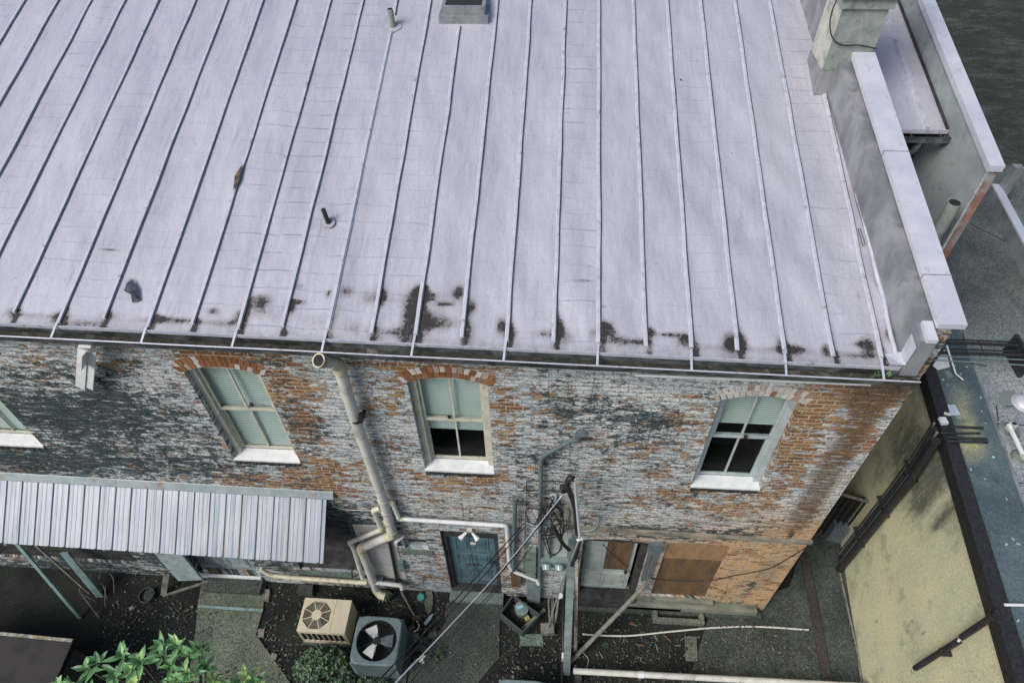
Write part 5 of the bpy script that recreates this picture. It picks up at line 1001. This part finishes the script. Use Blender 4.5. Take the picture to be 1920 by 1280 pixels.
for k, (p, q) in enumerate([((1035, 1172), (1036, 1122)), ((1040, 1174), (1047, 1120)), ((1030, 1170), (1028, 1118))]):
    m = MB(); m.beam(G(*p, .02), W(*q, -.05), .05-.012*k, .02); o = m.build('leaning_timber', M_PLANK); tag(o, ['widest timber slat leaning on the wall below the meters', 'rightmost thin slat leaning on the wall below the meters', 'leftmost thin slat leaning on the wall below the meters'][k], 'slat', 'slats leaning below the meters')
m = MB(); c = W(1050, 1118, -.1); m.tube([(c[0], -.10, c[2]-.03), (c[0], -.10, c[2]+.05)], [.04, .055], 14); o = m.build('lamp_globe', simple('shiny_glass', (.75, .8, .8), (.6, .65, .65), 9, .1)); tag(o, 'small shiny globe hanging below the right meter', 'lamp')
m = MB(); c = G(789, 1119, .1); m.cyl(c, .062, 0.0, .10, 22); m.cyl(c, .07, .095, .115, 22); o = m.build('green_lid', simple('green_plastic', (.07, .34, .24), (.05, .28, .20), 9, .45)); tag(o, 'round bright green lid in the soil beside the door step', 'lid')
m = MB(); n = 16; P = [(G(804+9*math.cos(t)*(1 if math.sin(t) > 0 else .85), 1127-24*math.sin(t), .03)) for t in np.linspace(0, 2*math.pi, n, endpoint=False)]; m.add([(p[0], p[1], .05) for p in P]+[(p[0], p[1], 0) for p in P], [tuple(range(n)) if False else tuple(range(n))[::-1]]+[(k, (k+1) % n, n+(k+1) % n, n+k) for k in range(n)]); o = m.build('grey_stone', M_CONC); tag(o, 'long grey stone beside the green lid', 'stone')
m = MB(); m.tube([G(796, 1170, .05), G(806, 1158, .05), G(809, 1154, .05), G(812, 1150, .05)], [.035, .035, .025, .014], 12); o = m.build('plastic_bottle', simple('clear_blue_plastic', (.35, .48, .52), (.45, .55, .6), 12, .15)); tag(o, 'clear plastic bottle lying below the grey stone', 'bottle')
m = MB(); c = G(792, 1236, .05); m.tube([G(790, 1241, .06), G(795, 1228, .06)], [.055, .042], 14); o = m.build('foam_cup', simple('white_foam', (.8, .82, .8), (.75, .76, .75), 9, .6)); tag(o, 'white foam cup lying beside the grey condenser', 'cup')
m = MB(); m.tube([G(780, 1158, .04), G(786, 1172, .04), G(783, 1180, .05), G(775, 1184, .05)], .014, 8); o = m.build('elbow_pipe', M_WHITE); tag(o, 'short bent white pipe end in the soil beside the plastic bottle', 'pipe')
m = MB(); m.tube([G(752, 1108, .1), G(764, 1130, .08), G(778, 1155, .05)], .016, 8); o = m.build('copper_line', M_PLANK); tag(o, 'grey tube running from the wall to the bent white pipe', 'pipe')
m = MB(); m.rbox(G(781, 1160, 0), .16, .10, .09, .3, .02); o = m.build('rubble', M_PLY); tag(o, 'small brown rubble block between the condenser and bottle', 'stone')
for k, (a, b, s_, r_, mt) in enumerate([(775, 1195, .22, .2, M_PLANK), (795, 1200, .2, -.1, M_CONC2), (812, 1190, .16, .5, M_CONC), (790, 1215, .18, .1, M_CONC2), (772, 1178, .13, .7, M_PLY)]):
    m = MB(); m.rbox(G(a, b, 0)[:2]+(0,), s_, s_*.6, .06, r_, .012); o = m.build('brick_piece', mt); tag(o, 'loose brick piece in the soil between the grey condenser and the door path', 'brick', 'loose bricks beside the condenser')
o = slab('concrete_footing', px([(560, 1094), (586, 1096), (585, 1112), (556, 1110)], .15), .15, M_CONC2, .16); tag(o, 'square concrete footing by the wall above the beige unit', 'footing')
# things under and left of the awning
def plank(name, label, a, b, w_, t_, mat, cat='board', up_=(0, 1, 0)):
    m = MB(); m.beam(a, b, w_, t_, up_); o = m.build(name, mat); tag(o, label, cat); return o
plank('leaning_board', 'long pale teal board leaning out from under the awning', G(150, 1158, .02), W(20, 1005, -.35), .085, .03, M_TEALWOOD)
plank('wide_board', 'broad shiny teal board leaning right of the long one', G(188, 1118, .02), W(120, 1035, -.15), .19, .03, M_TEALWOOD)
plank('dark_pole', 'dark thin pole leaning between the teal boards', G(168, 1112, .02), W(60, 1015, -.2), .05, .03, M_PLANK, 'pole')
plank('dark_pole', 'thin dark stick leaning under the awning, its pale foot in the soil', G(186, 1156, .02), G(150, 1108, .5), .03, .03, M_PLANK, 'pole')
plank('short_post', 'short grey post standing in the soil below the awning', G(307, 1114, .02), G(313, 1074, .45), .11, .05, M_PLANK, 'post')
plank('ground_beam', 'thin timber lying from the short post to the left path', G(306, 1117, .04), G(390, 1090, .12), .05, .04, M_PLANK, 'timber')
plank('panel_board', 'grey green door panel leaning against the wall beneath the awning', W(358, 1086, -.25), W(310, 1030, -.08), .55, .04, M_GREYWOOD)
m = MB(); c = G(278, 1118, 0); m.ring((c[0], c[1]), .135, .155, 0, .1, 26); m.cyl(c, .137, .01, .03, 24); o = m.build('round_tub', M_CONC2); tag(o, 'shallow round tub on the dark soil beside the short post', 'tub')
m = MB(); c = G(248, 1140, 0); m.rbox(c, .10, .07, .05, .6, .02); o = m.build('pale_scrap', M_BOXTEAL); tag(o, 'small pale scrap on the dark soil below the round tub', 'scrap')
rr = random.Random(3)
for k in range(6):
    x_, y_ = rr.uniform(155, 215), rr.uniform(1045, 1105); cable('twig', 'dead twig in the tangle under the awning beside the teal boards', [G(x_, y_, .3), G(x_+rr.uniform(-15, 20), y_+rr.uniform(10, 25), .25), G(x_+rr.uniform(-20, 25), y_+rr.uniform(25, 40), .05)], .008, M_PLANK, 'dead twigs under the awning')
for o in list(bpy.data.objects):
    if o.name.startswith('twig'): o['category'] = 'twig'
# shed roof at the bottom left
a, b = G(-60, 1186, 1.5), G(135, 1203, 1.5); SHD = thing('shed', (a[0], a[1], 0), 'low dark shed roof with a pale worn ridge edge at the bottom left corner', 'shed')
x0s, x1s, yb = a[0]-1.5, b[0], (a[1]+b[1])/2
m = MB(); m.add([(x0s, yb+.1, 1.5), (x1s, yb, 1.5), (x1s+.0, yb-2.6, 1.3), (x0s, yb-2.6, 1.3), (x0s, yb+.1, 1.46), (x1s, yb, 1.46), (x1s, yb-2.6, 1.26), (x0s, yb-2.6, 1.26)], [(0, 3, 2, 1), (0, 1, 5, 4), (1, 2, 6, 5)]); m.build('roof', simple('brown_black_roofing', (.040, .034, .032), (.028, .028, .028), 40, .9, 0, (.02, .02, .02), 2, .5, .6), SHD)
m = MB(); m.beam((x0s, yb+.1, 1.515), (x1s+.005, yb, 1.515), .05, .02); m.build('edge_trim', simple('flaking_edge', (.40, .44, .40), (.25, .19, .11), 14, .8, 0, (.1, .1, .09), 8, .52), SHD); m = MB(); m.box(x0s, x1s-.05, yb-2.5, yb-.05, 0, 1.27); m.build('wall', M_DIRT2, SHD)
# ------------------------------------------------------------------ plants
def leaf(m, tone, base, d, L, w_, droop=.25, fold=.25):
    """a long leaf with a folded midrib"""
    b = Vector(base); d = Vector(d).normalized(); s_ = d.cross(Vector((0, 0, 1)));
    if s_.length < .05: s_ = Vector((1, 0, 0))
    s_.normalize(); u = s_.cross(d).normalized(); n = 5; vs = []; prof = [.06, .55, 1, .85, .45, .02]
    for k in range(n+1):
        t = k/n; c = b+d*L*t-Vector((0, 0, 1))*droop*L*t*t; w2 = w_*prof[k]/2; vs += [c-s_*w2+u*fold*w2, c, c+s_*w2+u*fold*w2]
    m.add(vs, [(3*k+q, 3*k+q+1, 3*k+q+4, 3*k+q+3) for k in range(n) for q in (0, 1)]); tone += [None]*0
    return len(vs)
def tree(name, label, cat, base, tips, leafL, leafW, nleaf, mat, trunk_r=.04, seed=1, young=()):
    rr = random.Random(seed); t = thing(name, base, label, cat); m = MB(); tone = []
    cx = sum(p[0] for p in tips)/len(tips); cy = sum(p[1] for p in tips)/len(tips); cz = min(p[2] for p in tips)
    hub = (cx*.8+base[0]*.2, cy*.8+base[1]*.2, cz*.6); tr = MB(); tr.tube(smoothpath([base, tuple((np.array(base)+np.array(hub))/2+np.array((.05, .03, 0))), hub], 4), [trunk_r*(1-.05*k) for k in range(9)], 8)
    for p in tips: tr.tube(smoothpath([hub, tuple(np.array(hub)*.4+np.array(p)*.6+np.array((0, 0, -.1))), p], 4), [trunk_r*.45*(1-.09*k) for k in range(9)], 6)
    tr.build('trunk', M_BARK, t)
    for i, p in enumerate(tips):
        n = nleaf+rr.randint(-2, 3); tn = rr.uniform(.25, .75)
        for k in range(n):
            a = k*2.4+rr.uniform(-.3, .3); el = R_(rr.uniform(-5, 35)+55*(k/n)); L = leafL*rr.uniform(.65, 1.1)*(1-.35*k/n)
            nv = leaf(m, tone, (p[0], p[1], p[2]-.10+.12*k/n), (math.cos(a)*math.cos(el), math.sin(a)*math.cos(el), math.sin(el)), L, leafW*rr.uniform(.8, 1.1), rr.uniform(.1, .4), rr.uniform(.15, .4))
            tv = min(1, max(0, tn*.7+rr.uniform(-.15, .3)+(.12 if k > n*.6 else 0)))
            if i in young: tv = rr.uniform(.8, 1.0)
            tone += [tv]*nv
    m.build('crown', mat, t, {'tone': tone})
    return t
Z1 = 4.7
TP = [(162, 1252, 4.5), (180, 1240, 4.7), (228, 1228, 4.9), (245, 1254, 4.6), (262, 1240, 4.9), (300, 1226, 5.0), (318, 1246, 4.8), (332, 1208, 5.0), (348, 1226, 4.9), (302, 1210, 4.6), (215, 1266, 4.4), (330, 1270, 4.5), (372, 1216, 4.4), (310, 1290, 4.3), (130, 1290, 4.2), (350, 1262, 4.6), (398, 1275, 4.1), (170, 1300, 4.2), (345, 1300, 4.2), (290, 1310, 4.0)]
TP += [(250, 1282, 4.4), (205, 1290, 4.2), (285, 1290, 4.2), (385, 1245, 4.5), (110, 1285, 4.2)]
tips = [G(a, b, z) for a, b, z in TP]; cb = G(250, 1380, 3)
tree('loquat_tree', 'broad leaved green tree rising at the bottom left in front of the shed', 'tree', (-5.0, -4.0, 0), tips, .27, .068, 10, M_LEAF, .07, 4, (20,))
tips = [G(a, b, z) for a, b, z in [(460, 1266, 3.9), (440, 1282, 3.7), (478, 1278, 3.8), (455, 1300, 3.6), (425, 1295, 3.5), (490, 1300, 3.6)]]
tree('young_tree', 'small bright green shoot of broad leaves over the left path', 'tree', (-4.3, -3.7, 0), tips, .26, .075, 9, M_LEAF, .035, 9, (0,))
def bush(name, label, poly, zt, n, L, mat, seed, dens=1):
    rr = random.Random(seed); x = [p[0] for p in poly]; y = [p[1] for p in poly]; cx, cy = sum(x)/len(x), sum(y)/len(y); c = G(cx, cy, zt*.5); rx = (G(max(x), cy, zt*.5)[0]-G(min(x), cy, zt*.5)[0])/2; ry = abs(G(cx, min(y), zt*.5)[1]-G(cx, max(y), zt*.5)[1])/2
    t = thing(name, (c[0], c[1], 0), label, 'bush'); m = MB(); tone = []; st = MB(); ks = 0
    for s_ in range(n):
        a, r = rr.uniform(0, 6.28), math.sqrt(rr.uniform(0, 1)); lump = 1+.25*mnoise.noise(Vector((math.cos(a)*1.6, math.sin(a)*1.6, seed)))
        px_, py_ = c[0]+rx*r*lump*math.cos(a), c[1]+ry*r*lump*math.sin(a); pz = zt*(1-.55*r**2)*rr.uniform(.55, 1)
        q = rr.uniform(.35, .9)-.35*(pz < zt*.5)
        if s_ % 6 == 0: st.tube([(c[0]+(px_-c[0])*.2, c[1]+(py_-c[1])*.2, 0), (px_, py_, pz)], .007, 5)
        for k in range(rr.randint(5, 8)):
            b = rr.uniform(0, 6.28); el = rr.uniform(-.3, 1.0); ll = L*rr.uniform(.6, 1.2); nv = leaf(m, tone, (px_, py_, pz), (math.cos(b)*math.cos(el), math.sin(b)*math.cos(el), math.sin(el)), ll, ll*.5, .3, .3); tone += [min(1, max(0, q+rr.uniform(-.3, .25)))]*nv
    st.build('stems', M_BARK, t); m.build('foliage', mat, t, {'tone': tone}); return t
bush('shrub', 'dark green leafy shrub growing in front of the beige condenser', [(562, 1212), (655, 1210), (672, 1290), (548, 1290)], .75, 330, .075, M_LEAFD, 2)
bush('shrub', 'low green growth along the foot of the grey condenser', [(640, 1262), (760, 1280), (740, 1310), (650, 1320)], .3, 160, .06, M_LEAFD, 6)
bush('ivy_clump', 'small ivy clump on the soil beside the condenser and door path', [(790, 1206), (835, 1206), (830, 1240), (790, 1240)], .18, 22, .05, M_LEAFD, 12)
FE = thing('fern', G(716, 1112, 0), 'small fern growing under the drain pipe outlet', 'fern'); m = MB(); tone = []; c = G(722, 1106, .12); rr = random.Random(8)
for k in range(9):
    a = R_(200+k*17); d = (math.cos(a), math.sin(a), .15); nv = leaf(m, tone, c, d, .26*rr.uniform(.8, 1.1), .045, .2, .2); tone += [rr.uniform(.5, .9)]*nv
m.build('fronds', M_LEAF, FE, {'tone': tone})
GW = thing('gutter_weed', (3.7, -.2, ZE(3.7)-.1), 'green weed sprouting from the gutter at the brick corner', 'weed'); m = MB(); tone = []
for k in range(11):
    a = rr.uniform(0, 6.28); c = RF(1648, 690, -.08); nv = leaf(m, tone, (c[0]+rr.uniform(-.08, .08), -.2+rr.uniform(-.03, .03), ZE(3.8)-.1), (math.cos(a)*.6, math.sin(a)*.4, 1), rr.uniform(.12, .22), .02, .6, .2); tone += [rr.uniform(.5, .9)]*nv
m.build('leaves', M_LEAFD, GW, {'tone': tone})
# leaf litter and chips on the soil
rr = random.Random(21); m = MB(); tone = []
for k in range(20000):
    x_ = rr.uniform(-8.5, 5.2); y_ = -rr.random()**.8*2.4-.02
    if mnoise.noise(Vector((x_*1.7, y_*1.7, 3)))+.5*mnoise.noise(Vector((x_*6, y_*6, 3))) < rr.uniform(-.6, .35): continue
    s_ = rr.uniform(.006, .022)*(2.0 if rr.random() < .08 else 1); a = rr.uniform(0, 3.14); e_ = s_*rr.uniform(.3, .9)
    if -6.9 < x_ < -5.3 or -1.9 < x_ < -.7: 
        if rr.random() < .8: continue
    z_ = .03+rr.uniform(0, .012) if not (-6.9 < x_ < -5.3 or -2.6 < x_ < -.7 or x_ > 3.2) else .055+rr.uniform(0, .006)
    c_, s2_ = math.cos(a), math.sin(a); m.add([(x_-c_*s_, y_-s2_*s_, z_), (x_+s2_*e_, y_-c_*e_, z_+.006), (x_+c_*s_, y_+s2_*s_, z_), (x_-s2_*e_, y_+c_*e_, z_+.006)], [(0, 1, 2, 3)]); tone += [rr.random()**2.2]*4
o = m.build('leaf_litter', M_LITTER, None, {'tone': tone}); tag(o, 'dead leaves and chips scattered over the dark soil', 'leaf litter', kind='stuff')
for k in range(16):
    a, b = rr.uniform(1110, 1500), rr.uniform(1165, 1262); t_ = rr.uniform(0, 3.1); p = G(a, b, .03); L = rr.uniform(.05, .16)
    m = MB(); m.beam(p, (p[0]+L*math.cos(t_), p[1]+L*math.sin(t_), .03), .016, .01); o = m.build('wood_splinter', M_PLANK); tag(o, 'pale wood splinter lying on the yard below the boarded opening', 'splinter', 'wood splinters in the yard')
for k, (a, b, c, d) in enumerate([(1244, 1190, 1258, 1202), (1192, 1207, 1208, 1210), (1180, 1168, 1194, 1172), (1388, 1266, 1400, 1268), (1472, 1142, 1484, 1140)]):
    m = MB(); m.beam(G(a, b, .035), G(c, d, .035), .028, .02); o = m.build('wood_offcut', M_PLY); tag(o, ['tan offcut lying right of the hose middle', 'tan offcut left of the dark slab', 'pale offcut close to the basement vent', 'tan offcut beside the white yard pipe', 'white offcut near the alley strip'][k], 'offcut')

m = MB(); tone = []; rr = random.Random(77)
for k in range(70):
    a, b = rr.choice([(rr.uniform(505, 560), rr.uniform(1100, 1240)), (rr.uniform(680, 835), rr.uniform(1115, 1270)), (rr.uniform(950, 1060), rr.uniform(1200, 1262)), (rr.uniform(1090, 1230), rr.uniform(1150, 1255)), (rr.uniform(300, 372), rr.uniform(1130, 1200))])
    c = G(a, b, .02); 
    for q in range(rr.randint(4, 9)):
        t_ = rr.uniform(0, 6.28); nv = leaf(m, tone, c, (math.cos(t_), math.sin(t_), rr.uniform(.2, 1.2)), rr.uniform(.03, .08), .02, .3, .2); tone += [rr.uniform(.1, .9)]*nv
o = m.build('ground_weeds', M_LEAFD, None, {'tone': tone}); tag(o, 'scattered small weeds growing out of the dark soil', 'weeds', kind='stuff')
for k in range(34):
    a, b = rr.uniform(690, 850), rr.uniform(1110, 1262); t_ = rr.uniform(0, 3.1); p = G(a, b, .04); L = rr.uniform(.06, .22)
    m = MB(); m.tube([p, (p[0]+L*.5*math.cos(t_), p[1]+L*.5*math.sin(t_), .06), (p[0]+L*math.cos(t_+.2), p[1]+L*math.sin(t_+.2), .03)], rr.uniform(.003, .007), 5); o = m.build('fallen_stick', rr.choice([M_PLANK, M_PLY, M_BARK])); tag(o, 'thin fallen stick on the soil between the grey condenser and the door path', 'stick', 'fallen sticks beside the condenser')
m = MB(); L = [G(705+18*math.cos(t_)+3*math.sin(3*t_), 1112+10*math.sin(t_), .04+.01*t_) for t_ in np.linspace(0, 9, 40)]; m.tube(L, .009, 6); o = m.build('coiled_hose', M_BLACK); tag(o, 'thin black hose coiled on the soil under the drain pipe outlet', 'hose')
m = MB(); m.tube(smoothpath([W(672, 1030, -.05), W(660, 1070, -.1), G(668, 1105, .05), G(690, 1120, .04), G(740, 1128, .04), G(766, 1140, .04)]), .012, 7); o = m.build('black_tube', M_BLACK); tag(o, 'black tube running from the low wall pipes across the soil', 'hose')
